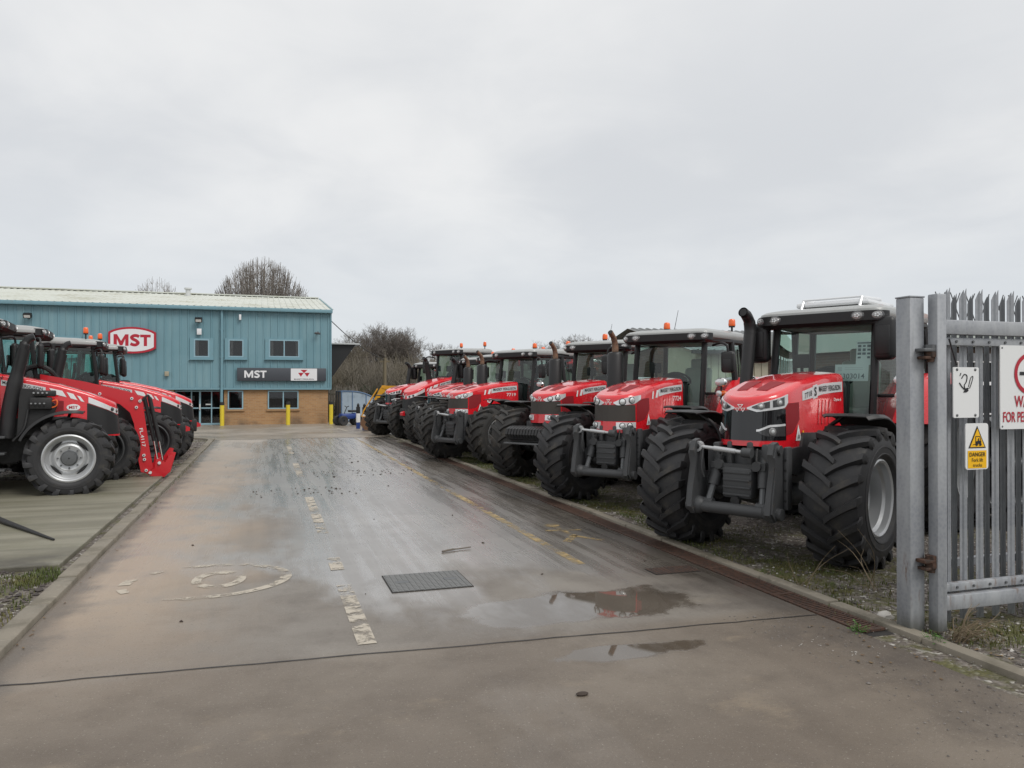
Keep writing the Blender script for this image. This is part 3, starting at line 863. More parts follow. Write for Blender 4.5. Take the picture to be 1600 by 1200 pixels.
    def warning(side):
        def fn(mb):
            if T in 'SO' and texts.get('tri', True):
                fnp = sk.side_fn(side, .02, 1.22, 0, .007); fn2 = sk.side_fn(side, .02, 1.22, 0, .010)
                mb.add([fnp(-.065, -.02), fnp(.065, -.02), fnp(0, .15)], [(0, 1, 2)], 2)
                mb.add([fn2(-.035, 0), fn2(.035, 0), fn2(0, .085)], [(0, 1, 2)], 0)
                for k in range(3): mb.add([fn2(-.028 + .02 * k, .004), fn2(-.016 + .02 * k, .004), fn2(-.01 + .016 * k, .04), fn2(-.018 + .016 * k, .04)], [(0, 1, 2, 3)], 1)
                if T == 'S':
                    fy = sk.side_fn(side, -.09, 1.24, 0, .007); mb.add([fy(-.015, -.03), fy(.015, -.03), fy(.015, .06), fy(-.015, .06)], [(0, 1, 2, 3)], 4)
        return fn
    for sd in (1, -1):
        if texts.get('sticker'): part(('sticker', key, sd), 'round_sticker', ['silver_decal', 'black_letter', 'white_decal', 'sign_red', 'warn_yellow'], sticker(sd), hood, smooth=0)
        if T in 'SO' and texts.get('tri', True): part(('warn', T, sd), 'warning_sticker', ['silver_decal', 'black_letter', 'white_decal', 'sign_red', 'warn_yellow'], warning(sd), hood, smooth=0)
        part(('decal', key, sd), 'decal', ['silver_decal', 'black_letter', 'white_decal', 'sign_red', 'warn_yellow'], decal(sd), hood, smooth=0)
    return hood

# ------------------------------------------------------------------ chassis
def chassis_geo(mb, T, wb, R, Rr):
    hw = .21
    nose = .50
    zlow = R - .05
    mb.prism([(nose, 1.12), (nose + .02, .80), (.25, .62), (-.4, .60), (-.9, .52), (-wb - .25, .55), (-wb - .3, 1.0), (-1.2, 1.15)], -hw, hw, 'xz', 0)
    mb.box((-.55, 0, 1.15), (.75, .30, .22), 0, .05)          # engine
    mb.box((.28, 0, 1.03), (.22, .31, .10), 1, .03)           # front casting
    for s in (-1, 1):
        mb.prism([(.44, 1.12), (.44, .92), (.10, .84), (-.45, .98), (-.95, .98), (-1.0, 1.25), (-.05, 1.28), (.0, 1.14)], s * .30, s * .40, 'xz', 1)
        mb.tube(catmull([(.0, s * .42, 1.0), (-.1, s * .45, .8), (.05, s * .5, .66), (.15, s * .55, .72)], 6), .018, 6, 0)
        mb.tube(catmull([(-.3, s * .42, 1.2), (-.2, s * .5, .85), (-.1, s * .6, .75), (0, s * .66, .8)], 6), .015, 6, 0)
    mb.tube([(0, -.62, zlow), (0, 0, zlow - .05), (0, .62, zlow)], [.10, .14, .10], 12, 1)
    mb.ball((0, .08, zlow - .06), (.2, .2, .19), 14, 8, 1)
    for s in (-1, 1): mb.cyl((0, s * .55, zlow), (0, s * .80, zlow), .17, .14, 14, 1)
    mb.tube([(-wb, -.75, Rr - .04), (-wb, .75, Rr - .04)], .15, 12, 1)
    mb.box((-wb, 0, .85), (.3, .34, .35), 0, .06)

def tank_geo(mb, s):
    mb.box((-.35, s * .68, .82), (.36, .22, .30), 0, .08)
    for k in range(3): mb.box((.17, s * .80, .45 + .26 * k), (.12, .15, .018), 1, .008)
    for dy in (-.14, .14): mb.box((.17, s * .80 + dy, .75), (.02, .012, .36), 1)

def front_fender_geo(mb, R, w):
    """arc plate over a front wheel; origin at the wheel centre; outer side +y"""
    n = 18; vs = []; th = .018
    rr_ = R + .10
    a0, a1 = rad(-66), rad(16)
    W = w * .52
    cs = [(-W, -.012), (-W * .9, .0), (0, .006), (W * .9, .0), (W, -.03), (W, -.042), (W * .9, -.012), (0, -.006), (-W * .9, -.012), (-W, -.024)]
    R_ = []
    for i in range(n + 1):
        a = a0 + (a1 - a0) * i / n
        k = 1.0 if i < n - 2 else (1.0 - .12 * (i - n + 2))
        R_.append([((rr_ + dz) * math.sin(a), y * k, (rr_ + dz) * math.cos(a) + max(0, .05 * math.sin(a))) for y, dz in cs])
    mb.rings(R_, 0)
    mb.tube(catmull([(0, -w * .2, rr_ - .03), (-.05, -w * .6, R * .85), (-.05, -w * .75, R * .35), (0, -w * .6, .05)], 5), .022, 8, 0)

def rear_fender_geo(mb, R, w, side):
    n = 22; a0, a1 = rad(-100), rad(66); rr_ = R + .10; W = w * .5
    R_ = []
    for i in range(n + 1):
        a = a0 + (a1 - a0) * i / n
        cs = [(-W, -.03), (-W, 0), (W * .75, 0), (W * 1.0, -.05), (W * .97, -.07), (W * .72, -.03)]
        R_.append([((rr_ + dz) * math.sin(a), y * side, (rr_ + dz) * math.cos(a)) for y, dz in cs])
    mb.rings(R_, 0)
    poly = [((rr_) * math.sin(a0 + (a1 - a0) * i / n), rr_ * math.cos(a0 + (a1 - a0) * i / n)) for i in range(n + 1)]
    mb.prism(poly + [(.35, -.1), (-.5, -.1)], -W * side, (-W + .03) * side, 'xz', 1)

# ------------------------------------------------------------------ cab (front of the cab at x = 0, canonical size)
A0, A1, A2 = Vector((.03, .60, 1.2)), Vector((.0, .615, 1.8)), Vector((-.10, .605, 2.55))
B0, B1, B2 = Vector((-1.0, .80, 1.02)), Vector((-1.0, .82, 1.6)), Vector((-.93, .74, 2.55))
C0, C2 = Vector((-1.58, .80, 1.62)), Vector((-1.47, .72, 2.55))
def my(v): return Vector((v.x, -v.y, v.z))
def cab_frame_geo(mb):
    for f in ((lambda v: v), my):
        mb.tube([f(A0), f(A1), f(A2)], [.05, .045, .05], 8, 0)
        mb.tube([f(B0), f(B1), f(B2)], [.05, .055, .05], 8, 0)
        mb.tube([f(C0), f(C2)], .05, 8, 0)
        mb.tube([f(A2), f(B2), f(C2)], .05, 8, 0)
        mb.tube([f(A0), f(Vector((-.16, .68, 1.06))), f(Vector((-.4, .82, .98))), f(B0)], .045, 8, 0)
        mb.tube([f(B0), f(Vector((-1.3, .82, 1.35))), f(C0)], .05, 8, 0)
        s = 1 if f is not my else -1
        mb.prism([(0, 1.25), (0, .92), (-1.55, .92), (-1.55, 1.1), (-1.05, 1.06), (-.4, 1.02)], s * .40, s * .74, 'xz', 0)
        mb.box((-1.45, s * .6, 1.35), (.10, .2, .3), 0, .03)
    mb.tube([A2, my(A2)], .05, 8, 0); mb.tube([C2, my(C2)], .05, 8, 0); mb.tube([C0, my(C0)], .05, 8, 0)
    mb.box((-.04, 0, 1.12), (.05, .48, .20), 0, .02)
    mb.box((.17, 0, 1.50), (.17, .33, .36), 0, .10, seg=3)
    mb.box((-.78, 0, .96), (.76, .72, .05), 0, .02)
    mb.box((-1.52, 0, 1.30), (.04, .72, .30), 0, .02)
    mb.box((-.78, 0, 2.53), (.64, .66, .02), 1, .01)       # headlining
def windscreen_geo(mb):
    def fn(u, v):
        y = 2 * u - 1
        zs = 1.25 + (2.50 - 1.25) * v
        w = (.60 + .015 * min(1, (zs - 1.2) / .6)) if zs < 1.8 else .615 - .01 * (zs - 1.8) / .75
        x = (.03 - .03 * (zs - 1.2) / .6) if zs < 1.8 else -.10 * (zs - 1.8) / .75
        return Vector((x + .07 * (1 - y * y), y * w, zs))
    mb.grid(fn, 12, 8, 0)
def door_geo(side):
    def fn(mb):
        def g(u, v):
            z = 1.02 + 1.48 * v
            ta = min(1, max(0, (z - 1.2) / 1.35)); tb = (z - 1.02) / 1.53
            ax = A0 + (A1 - A0) * min(1, max(0, (z - 1.2) / .6)) if z < 1.8 else A1 + (A2 - A1) * (z - 1.8) / .75
            if z < 1.2: ax = Vector((-.02 - (1.2 - z) * 1.0, .60 + (1.2 - z) * .4, z))
            bx = B0 + (B2 - B0) * tb
            p = ax + (bx - ax) * u; p.y += .03 * math.sin(math.pi * u); p.z = z; p.y *= side
            return p
        mb.grid(g, 6, 8, 0)
        mb.tube([(B0.x + .09, side * .835, 1.3), (B0.x + .09, side * .86, 1.32), (B0.x + .085, side * .85, 1.75), (B0.x + .085, side * .82, 1.78)], .013, 6, 1)
        mb.box((B0.x + .14, side * .845, 1.28), (.06, .02, .03), 1, .01)
    return fn
def quarter_geo(side):
    def fn(mb):
        q = [Vector((-1.03, .82, 1.40)), Vector((-1.52, .80, 1.66)), C2 + Vector((.03, 0, -.04)), B2 + Vector((-.03, 0, -.04))]
        mb.add([(p.x, p.y * side, p.z) for p in q], [(0, 1, 2, 3)], 0)
        mb.tube([(-1.12, side * .80, 2.4), (-1.12, side * .78, 2.42), (-1.16, side * .80, 1.9)], .012, 6, 1)
    return fn
def rear_glass_geo(mb):
    mb.grid(lambda u, v: Vector((-1.54 + .09 * v - .04 * (1 - (2 * u - 1) ** 2), (2 * u - 1) * (.76 - .06 * v), 1.62 + .88 * v)), 6, 3, 0)
def seat_geo(mb):
    mb.box((-1.02, 0, 1.42), (.24, .25, .07), 0, .05, seg=3)
    mb.box((-1.26, 0, 1.78), (.07, .25, .34), 0, .06, rot=(0, -8, 0), seg=3)
    mb.box((-1.33, 0, 2.18), (.05, .15, .10), 0, .04, seg=3)
    mb.cyl((-1.02, 0, 1.0), (-1.02, 0, 1.4), .16, .12, 12, 1)
    mb.box((-1.0, -.33, 1.62), (.22, .05, .04), 1, .03)
    mb.box((-1.0, .33, 1.62), (.22, .05, .04), 1, .03)
def dash_geo(mb):
    mb.box((-.16, 0, 1.45), (.14, .24, .42), 0, .08, rot=(0, -8, 0), seg=3)
    mb.ball((-.20, 0, 1.86), (.16, .25, .15), 14, 8, 0)
    mb.tube([(-.25, 0, 1.7), (-.42, 0, 1.88)], .035, 8, 0)
def steering_geo(mb):
    c = Vector((-.44, 0, 1.90)); n = Vector((-.55, 0, .83)).normalized(); u = Vector((0, 1, 0)); w = n.cross(u)
    ring = [c + (u * math.cos(a) + w * math.sin(a)) * .20 for a in [2 * math.pi * i / 24 for i in range(25)]]
    mb.tube(ring, .017, 8, 0, caps=False)
    for a in (.5, 2.6, 4.7): mb.tube([c - n * .03, c + (u * math.cos(a) + w * math.sin(a)) * .19], .014, 6, 0)
    mb.cyl(c - n * .05, c + n * .01, .05, .04, 10, 0)
def console_geo(mb):
    mb.box((-.95, -.52, 1.35), (.40, .14, .34), 0, .06); mb.box((-.72, -.50, 1.74), (.12, .08, .05), 0, .03)
    mb.tube([(-.6, -.5, 1.7), (-.52, -.47, 2.02)], .02, 6, 0); mb.box((-.5, -.47, 2.10), (.03, .11, .09), 0, .02)
    mb.box((-1.15, .52, 1.3), (.3, .12, .28), 0, .06)
def roof_geo(T):
    def fn(mb):
        cx = -.74; hx, hy = .93, .775
        def ring(k, z, kx=None, fx=0.0):
            return [(x + fx, y, z) for x, y in rrect(hx * (kx or k), hy * k, .20 * k, 6, cx, 0)]
        hgt = [(.90, 2.56), (.985, 2.585), (1.0, 2.62), (1.0, 2.67), (.985, 2.70), (.93, 2.728), (.78, 2.752), (.5, 2.762)]
        if T == 'L': hgt = [(.90, 2.56), (.985, 2.58), (1.0, 2.61), (1.0, 2.65), (.98, 2.685), (.93, 2.71), (.75, 2.73), (.5, 2.735)]
        R_ = []
        for k, z in hgt:
            # the front lip is lower than the back
            R_.append([(x, y, z + (-.03 if T != 'L' else -.05) * max(0, (x + .74) / .93) * (1 if z > 2.6 else .3)) for x, y, z in ring(k, z)])
        mb.rings(R_, 0)
    return fn
def fascia_geo(mb):
    """black band under the front lip of the roof with its rounded corners"""
    def ring(z, o):
        p = rrect(.93 + o, .775 + o, .2, 6, -.74, 0)
        q = [a for a in p if a[0] > -.12]
        q = sorted(q, key=lambda a: math.atan2(a[1], a[0] + .74))
        return [(x, y, z) for x, y in q]
    a, b, c, d = ring(2.49, -.045), ring(2.53, .012), ring(2.64, .014), ring(2.655, -.05)
    n = len(a); vs = a + b + c + d
    mb.add(vs, [(k * n + i, k * n + i + 1, (k + 1) * n + i + 1, (k + 1) * n + i) for k in range(3) for i in range(n - 1)], 0)
    mb.box((.02, 0, 2.515), (.12, .70, .025), 0, .01)
def roof_lamp_geo(mb):
    mb.lens((0, 0, 0), (1, 0, 0), .078, 1, .25, ry=.062, n=18)
    mb.lens((.012, 0, 0), (1, 0, 0), .058, 0, .3, ry=.044, n=18)
    for k in range(5): mb.lens((.026, .022 * math.cos(1.257 * k), .016 * math.sin(1.257 * k)), (1, 0, 0), .011, 2, .5, n=8)
def mirror_geo(side, big):
    def fn(mb):
        if big == 'S':
            mb.tube(catmull([(-.08, side * .62, 2.56), (.04, side * .72, 2.62), (.06, side * .76, 2.58), (.06, side * .76, 2.4)], 5), .022, 8, 0)
            mb.box((.08, side * .76, 2.32), (.07, .125, .25), 0, .06, rot=(0, 0, side * -8), seg=3); mb.box((.145, side * .76, 2.30), (.02, .08, .17), 0, .018, rot=(0, 0, side * -8))
            return
        mb.tube(catmull([(-.06, side * .76, 2.44), (.08, side * .95, 2.47), (.12, side * 1.06, 2.42), (.12, side * 1.08, 2.3)], 5), .020, 8, 0)
        h = .21 if big else .17
        mb.box((.12, side * 1.08, 2.16), (.055, .115, h), 0, .05, rot=(0, 0, side * -12), seg=3)
        mb.box((.165, side * 1.08, 2.10), (.02, .07, h * .6), 0, .015, rot=(0, 0, side * -12))
    return fn
def mirror_face_geo(side, big):
    def fn(mb):
        h = .17 if big else .14
        if big == 'S':
            mb.box((.007, side * .75, 2.32), (.004, .10, .21), 0, .003, rot=(0, 0, side * -8)); return
        mb.box((.062, side * 1.068, 2.16), (.004, .095, h), 0, .003, rot=(0, 0, side * -12))
    return fn
def lamp_cluster_geo(side):
    def fn(mb):
        y = side * .93
        mb.tube([(-.05, side * .62, 1.66), (.02, y, 1.66)], .022, 8, 0); mb.tube([(.02, y, 1.56), (.02, y, 1.86)], .016, 8, 0)
        mb.ball((.02, y, 1.84), (.075, .10, .075), 14, 8, 1); mb.lens((.075, y, 1.84), (1, 0, 0), .085, 2, .3, ry=.06)
        mb.ball((.01, side * .95, 1.66), (.045, .085, .05), 12, 8, 3); mb.lens((.05, side * .90, 1.66), (1, 0, 0), .05, 2, .3)
        mb.ball((-.02, side * .96, 1.52), (.05, .06, .05), 12, 8, 1); mb.lens((.03, side * .96, 1.52), (1, 0, 0), .05, 2, .3)
    return fn
def stack_geo(T):
    def fn(mb):
        if T == 'S':
            mb.tube(catmull([(0, 0, 1.2), (-.06, 0, 1.7), (-.16, 0, 2.28), (-.19, 0, 2.45), (-.17, .0, 2.58), (-.08, .0, 2.67), (.0, 0, 2.70)], 6),
                    [.078] * 19 + [.074] * 6 + [.068] * 6 + [.062] * 6, 16, 0, caps=False)
            mb.tube(catmull([(-.16, 0, 2.60), (-.07, 0, 2.675), (-.005, 0, 2.698)], 4), .05, 12, 2)
            mb.cyl((-.068, 0, 1.75), (-.074, 0, 1.78), .086, n=16)
        elif T == 'O':
            mb.tube([(0, 0, 1.25), (0, 0, 1.45), (-.01, 0, 1.50), (-.02, 0, 2.30), (-.02, 0, 2.34), (-.02, 0, 2.36)], [.07, .07, .14, .135, .115, .05], 20, 0)
            mb.tube(catmull([(-.02, 0, 2.34), (-.02, 0, 2.46), (.03, .0, 2.58), (.15, 0, 2.68)], 6), [.055] * 7 + [.05] * 6 + [.045] * 6, 14, 1)
            mb.tube(catmull([(.10, 0, 2.643), (.145, 0, 2.677), (.153, 0, 2.683)], 3), .041, 12, 2)
        else:
            mb.tube(catmull([(-.16, 0, .95), (-.12, 0, 1.4), (-.02, 0, 1.95), (.07, 0, 2.38)], 6), [.115] * 4 + [.11] * 8 + [.095] * 7, 14, 0)
            mb.tube(catmull([(.06, 0, 2.36), (.09, 0, 2.46), (.15, 0, 2.55), (.22, 0, 2.58)], 5), [.075] * 6 + [.06] * 10, 10, 0)
    return fn
def beacon_geo(mb):
    mb.cyl((0, 0, -.10), (0, 0, .04), .018, n=8, mi=0); mb.cyl((0, 0, .03), (0, 0, .055), .055, n=14, mi=0)
    mb.rings([[(r * math.cos(2 * math.pi * i / 16), r * math.sin(2 * math.pi * i / 16), z) for i in range(16)] for r, z in ((.058, .055), (.062, .07), (.058, .15), (.045, .172), (.02, .18))], 1)

# ------------------------------------------------------------------ front attachments
def linkage_parts(root, x0):
    """folded three-point front linkage"""
    e = link('front_linkage', None, root, (x0, 0, 0))
    arm = [(.06, .56), (.12, .46), (.28, .44), (.36, .52), (.33, .70), (.26, .98), (.30, 1.10), (.26, 1.20), (.18, 1.22), (.10, 1.15), (.10, 1.02), (.05, .78)]
    def arm_fn(s):
        def fn(mb):
            mb.prism(arm, s * .40, s * .455, 'xz', 0)
            mb.prism([(a * .9 + .02, b * .93 + .05) for a, b in arm], s * .455, s * .475, 'xz', 0)
            mb.cyl((.20, s * .38, 1.145), (.20, s * .50, 1.145), .045, n=12, mi=0)
            mb.cyl((.22, s * .36, .52), (.22, s * .52, .52), .06, n=12, mi=0)
            if s > 0:
                mb.box((.06, s * .50, .86), (.055, .025, .31), 0, .015)
                for k in range(5): mb.cyl((.09, s * .50, .64 + .1 * k), (.118, s * .50, .64 + .1 * k), .014, n=8, mi=1)
        return fn
    for s in (1, -1): part(('larm', s), 'lift_arm', ['cast_grey', 'engine_black'], arm_fn(s), e)
    def cross(mb):
        mb.cyl((.22, -.42, .52), (.22, .42, .52), .062, n=14); mb.ball((.22, -.40, .53), .095, 12, 8); mb.ball((.22, .40, .53), .095, 12, 8)
    part('lcross', 'cross_tube', ['cast_grey'], cross, e)
    def ram(s):
        def fn(mb):
            mb.cyl((.20, s * .30, .55), (.10, s * .27, .80), .035, n=10, mi=1); mb.cyl((.12, s * .28, .74), (.02, s * .24, 1.04), .058, n=12, mi=0)
            mb.cyl((.19, s * .24, .56), (.19, s * .36, .56), .05, n=10, mi=0)
        return fn
    for s in (1, -1): part(('lram', s), 'lift_ram', ['cast_grey', 'dull_steel'], ram(s), e)
    def block(mb):
        mb.box((.06, 0, .78), (.09, .165, .16), 0, .03)
        for k in range(4): mb.box((.15, 0, .66 + .075 * k), (.012, .15, .012), 0, .005)
        mb.prism([(-.30, .98), (-.30, .92), (-.12, .90), (-.10, .85), (.10, .85), (.12, .90), (.30, .92), (.30, 1.0), (.15, .97), (-.15, .97)], .07, .13, 'yz', 0)
        for s in (-1, 1):
            mb.box((.05, s * .11, 1.07), (.05, .03, .13), 0, .02); mb.box((.02, s * .27, 1.02), (.06, .04, .16), 0, .02)
            mb.cyl((.10, s * .21, .96), (.15, s * .21, .96), .05, n=12)
            mb.tube(catmull([(.06, s * .18, 1.13), (.12, s * .2, 1.0), (.10, s * .22, .88), (.0, s * .2, .8)], 5), .013, 6, 1)
        mb.box((.0, 0, .92), (.03, .40, .20), 0, .02)
        mb.cyl((.14, .0, .60), (.19, .0, .60), .05, n=12, mi=1)
    part('lblock', 'linkage_block', ['cast_grey', 'engine_black'], block, e)
    def top(mb):
        mb.cyl((.21, -.36, 1.135), (.21, .14, 1.10), .019, n=12, mi=0); mb.cyl((.21, -.22, 1.126), (.21, .02, 1.108), .026, n=12, mi=0)
        mb.lathe([(.03, -.03), (.055, -.03), (.055, .03), (.03, .03)], 16, 0, Matrix.Translation((.21, -.40, 1.138)) @ Matrix.Rotation(rad(90), 4, 'Z'), closed=True)
        mb.tube(catmull([(.22, -.34, 1.12), (.235, -.345, 1.0), (.23, -.35, .9), (.2, -.34, .82)], 4), .010, 6, 1)
        mb.cyl((.21, .10, 1.10), (.21, .2, 1.095), .05, n=12, mi=1)
    part('ltop', 'top_link', ['rim_silver', 'cast_grey'], top, e)
    return e
def weights_geo(mb):
    mb.box((.78, 0, .79), (.20, .36, .035), 0, .015)
    for k in range(13):
        y = -.40 + .8 * k / 12
        mb.prism([(.52, .98), (.55, .80), (.70, .76), (1.0, .80), (1.07, .90), (1.03, 1.00), (.92, 1.04), (.60, 1.04)], y - .026, y + .026, 'xz', 0)
    mb.box((.78, 0, .90), (.24, .43, .09), 0, .02)
    mb.box((1.02, 0, .74), (.10, .42, .014), 1, .004)

def loader_parts(root, letter=True, dx=-.38):
    poly = [(-.62, 2.0), (.0, 1.88), (.80, 1.68), (.98, 1.60), (1.07, 1.45), (1.11, 1.15), (1.21, .42), (1.25, .22), (1.16, .10), (1.04, .14), (1.00, .34), (.92, 1.06), (.85, 1.28), (.68, 1.44), (.0, 1.67), (-.62, 1.84)]
    e = link('front_loader', None, root, (dx, 0, 0))
    def arm(s):
        def fn(mb):
            mb.prism(poly, s * .60, s * .72, 'xz', 0)
            for x, z in ((.88, 1.55), (.96, 1.38), (.34, 1.64), (1.09, .46), (1.10, .38), (1.13, .17), (1.02, 1.50)):
                mb.cyl((x, s * .71, z), (x, s * .75, z), .028, n=12, mi=1); mb.cyl((x, s * .745, z), (x, s * .758, z), .012, n=8, mi=2)
            if letter:
                a = math.atan2(.42 - 1.15, 1.25 - 1.14)
                def f(u, v):
                    dx, dz = math.cos(a), math.sin(a)
                    return Vector((1.065 + u * dx - v * dz, s * .724, .80 + u * dz + v * dx)) if s < 0 else Vector((1.065 - u * dx + v * dz * 1, s * .724, .80 - u * dz - v * dx))
                mb.text('FL.4117', .060, f, 3, .008, width=.36)
        return fn
    for s in (1, -1): part(('ldarm', s), 'loader_arm', ['loader_red', 'housing_silver', 'engine_black', 'white_decal'], arm(s), e)
    def ram(s):
        def fn(mb):
            for dx, y in ((.0, .63), (.09, .70)):
                mb.cyl((1.10 + dx, s * y, 1.56), (1.27 + dx, s * y, .72), .038, n=12, mi=0); mb.cyl((1.27 + dx, s * y, .72), (1.33 + dx, s * y, .36), .02, n=10, mi=1)
            mb.tube(catmull([(1.06, s * .66, 1.5), (1.16, s * .67, 1.60), (1.2, s * .67, 1.5), (1.3, s * .67, 1.0)], 5), .016, 6, 0)
        return fn
    for s in (1, -1): part(('ldram', s), 'tilt_ram', ['engine_black', 'chrome'], ram(s), e)
    def carr(mb):
        for s in (-1, 1):
            mb.prism([(1.12, .12), (1.20, .05), (1.45, .02), (1.55, .12), (1.62, .42), (1.55, .45), (1.46, .30), (1.38, .40), (1.30, .36), (1.28, .20)], s * .62, s * .68, 'xz', 0)
            mb.prism([(1.40, .04), (1.56, .10), (1.66, .48), (1.58, .50), (1.46, .3)], s * .54, s * .57, 'xz', 0)
            for x, z in ((1.2, .12), (1.36, .3)): mb.cyl((x, s * .67, z), (x, s * .72, z), .03, n=10, mi=1)
        mb.cyl((1.42, -.65, .12), (1.42, .65, .12), .045, n=10, mi=0); mb.cyl((.98, -.65, 1.1), (.98, .65, 1.1), .06, n=10, mi=0)
        mb.box((1.56, 0, .30), (.02, .5, .05), 0, .01)
    part('ldcarr', 'tool_carrier', ['loader_red', 'housing_silver'], carr, e)
    mast_parts(e)
    return e

def mast_parts(e):
    def mast(s):
        def fn(mb):
            mb.prism([(-.70, 2.0), (-.50, 2.02), (-.30, 1.5), (-.25, .8), (-.75, .75), (-.80, 1.5)], s * .50, s * .60, 'xz', 0)
            if s < 0:
                mb.box((-.45, s * .66, 1.58), (.17, .09, .15), 0, .03)
                for k in range(5): mb.tube(catmull([(-.52 + .05 * k, s * .66, 1.70), (-.53 + .05 * k, s * .68, 1.85), (-.46 + .05 * k, s * .66, 1.9)], 4), .014, 6, 1)
                mb.tube(catmull([(-.95, s * .60, 1.75), (-.85, s * .62, 2.08), (-.6, s * .62, 2.14), (-.38, s * .62, 1.98), (-.33, s * .62, 1.78)], 6), .045, 8, 0)
        return fn
    for s in (1, -1): part(('ldmast', s), 'loader_mast', ['engine_black', 'housing_silver'], mast(s), e)

# ------------------------------------------------------------------ whole tractor
def tractor(label, x, y, bearing, T, big='MASSEY FERGUSON', num='', front='linkage', sticker=None, group=None, papers=False, rack=False,
            beacons=((-1.3, .62), (-1.3, -.62)), tri=True, dusty=False, scale=1.0, key=None, clusters=True, steer=0, aerial=None, stack=True, mast=False, rims=None):
    root = thing('tractor', label, 'tractor', (x, y, 0), rad(90 - bearing), group)
    if scale != 1: root.scale = (scale,) * 3
    ty = 'tyre_dusty' if dusty else 'tyre_rubber'
    if T in 'SO': R, w, rim, Rr, wr, rimr, trk, trkr, wb = .71, .54, .365, .92, .62, .50, .93, .95, 2.75
    else: R, w, rim, Rr, wr, rimr, trk, trkr, wb = .655, .40, .365, .85, .48, .46, .80, .84, 2.25
    st = 'deep' if T in 'SO' else 'wave'; rm = rims or ('rim_silver' if (T == 'L' or T == 'S') else 'rim_grey')
    for s in (1, -1):
        wh = add_wheel(root, '', R, w, rim, 19 if T in 'SO' else 17, 0, s * trk, st, ty, rm, steer=steer)
        add_wheel(root, '', Rr, wr, rimr, 20, -wb, s * trkr, st, ty, rm)
        part(('ff', R, s), 'front_mudguard', ['black_plastic'], lambda mb: front_fender_geo(mb, R, w), root, (0, s * trk, R - .03), rotz=0) if s > 0 else \
            link('front_mudguard', mirrored(('ff', R, 1), ('ff', R, -1)), root, (0, s * trk, R - .03))
        part(('rf', Rr, s), 'rear_mudguard', ['red_paint', 'engine_black'], lambda mb: rear_fender_geo(mb, Rr, wr, s), root, (-wb, s * trkr * .93, Rr))
    part(('chassis', T), 'chassis', ['engine_black', 'cast_grey'], lambda mb: chassis_geo(mb, T, wb, R, Rr), root)
    hood = bonnet(root, T, dict(big=big, num=num, sticker=sticker, tri=tri), key or (T, num, sticker, tri))
    xa = -1.48 if T in 'SO' else -1.08
    sc = (1, 1, 1) if T in 'SO' else (.88, .90, 1.06)
    loc = (xa, 0, 0) if T in 'SO' else (xa, 0, .03)
    kw = dict(loc=loc, scale=sc)
    for s in (1, -1): part(('tank', s), 'fuel_tank', ['black_plastic', 'cast_grey'], lambda mb: tank_geo(mb, s), root, loc=(xa - .1, 0, 0), scale=(1, .95 if T in 'SO' else .85, 1))
    part('cabframe', 'cab_frame', ['black_plastic', 'grey_white'], cab_frame_geo, root, **kw)
    ws = part('windscreen', 'windscreen', ['cab_glass'], windscreen_geo, root, **kw)
    for s in (1, -1):
        part(('door', s), 'door', ['cab_glass', 'black_plastic'], door_geo(s), root, **kw)
        part(('quarter', s), 'side_window', ['cab_glass', 'black_plastic'], quarter_geo(s), root, **kw)
    part('rearglass', 'rear_window', ['cab_glass'], rear_glass_geo, root, **kw)
    def wiper(mb): mb.tube([(.10, -.52, 1.78), (.115, -.1, 1.72), (.10, .05, 1.70)], .010, 6, 0); mb.tube([(.12, -.5, 1.80), (.13, -.02, 1.72)], .007, 4, 0)
    part('wiper', 'wiper', ['black_plastic'], wiper, ws)
    part('seat', 'seat', ['seat_cover', 'seat_black'], seat_geo, root, **kw)
    part('dash', 'dashboard', ['seat_black'], dash_geo, root, **kw)
    part('steer', 'steering_wheel', ['seat_black'], steering_geo, root, **kw)
    part('console', 'control_console', ['seat_black'], console_geo, root, **kw)
    rf = part(('roof', T), 'roof', ['roof_silver'], roof_geo(T), root, **kw)
    part('fascia', 'roof_fascia', ['black_plastic'], fascia_geo, rf)
    for ly in (.70, .50, -.50, -.70):
        part('rlamp', 'roof_lamp', ['led_lens', 'lamp_dark', 'lamp_lens'], roof_lamp_geo, rf, loc=(.155 if abs(ly) > .6 else .20, ly, 2.585), rotz=rad(22 if ly > .6 else (-22 if ly < -.6 else 0)))
    for s in (1, -1):
        mr = part(('mirror', s, T), 'mirror', ['black_plastic'], mirror_geo(s, {'S': 'S', 'L': 'L', 'O': ''}[T]), root, **kw)
        part(('mface', s, T), 'mirror_glass', ['mirror_face'], mirror_face_geo(s, {'S': 'S', 'L': 'L', 'O': ''}[T]), mr)
        if clusters: part(('cluster', s), 'lamp_cluster', ['black_plastic', 'chrome', 'lamp_lens', 'amber_lens'], lamp_cluster_geo(s), root, **kw)
    sx, sy = {'S': (-1.03, -.80), 'O': (-.98, -.74), 'L': (-.74, -.56)}[T]
    if stack: part(('stack', T), 'exhaust_stack', ['black_plastic', 'rust_pipe', 'engine_black'], stack_geo(T), root, loc=(sx, sy, 0))
    for bx, by, *bz in beacons:
        part('beacon', 'beacon', ['black_plastic', 'beacon_orange'], beacon_geo, rf, loc=(bx, by, bz[0] if bz else (2.79 if T != 'L' else 2.76)))
    if aerial:
        part(('aerial', aerial), 'aerial', ['black_plastic'], lambda mb: mb.tube([(aerial[0], aerial[1], 2.75), (aerial[0] - .12, aerial[1] * .9, 3.15)], [.006, .004], 5, 0), rf)
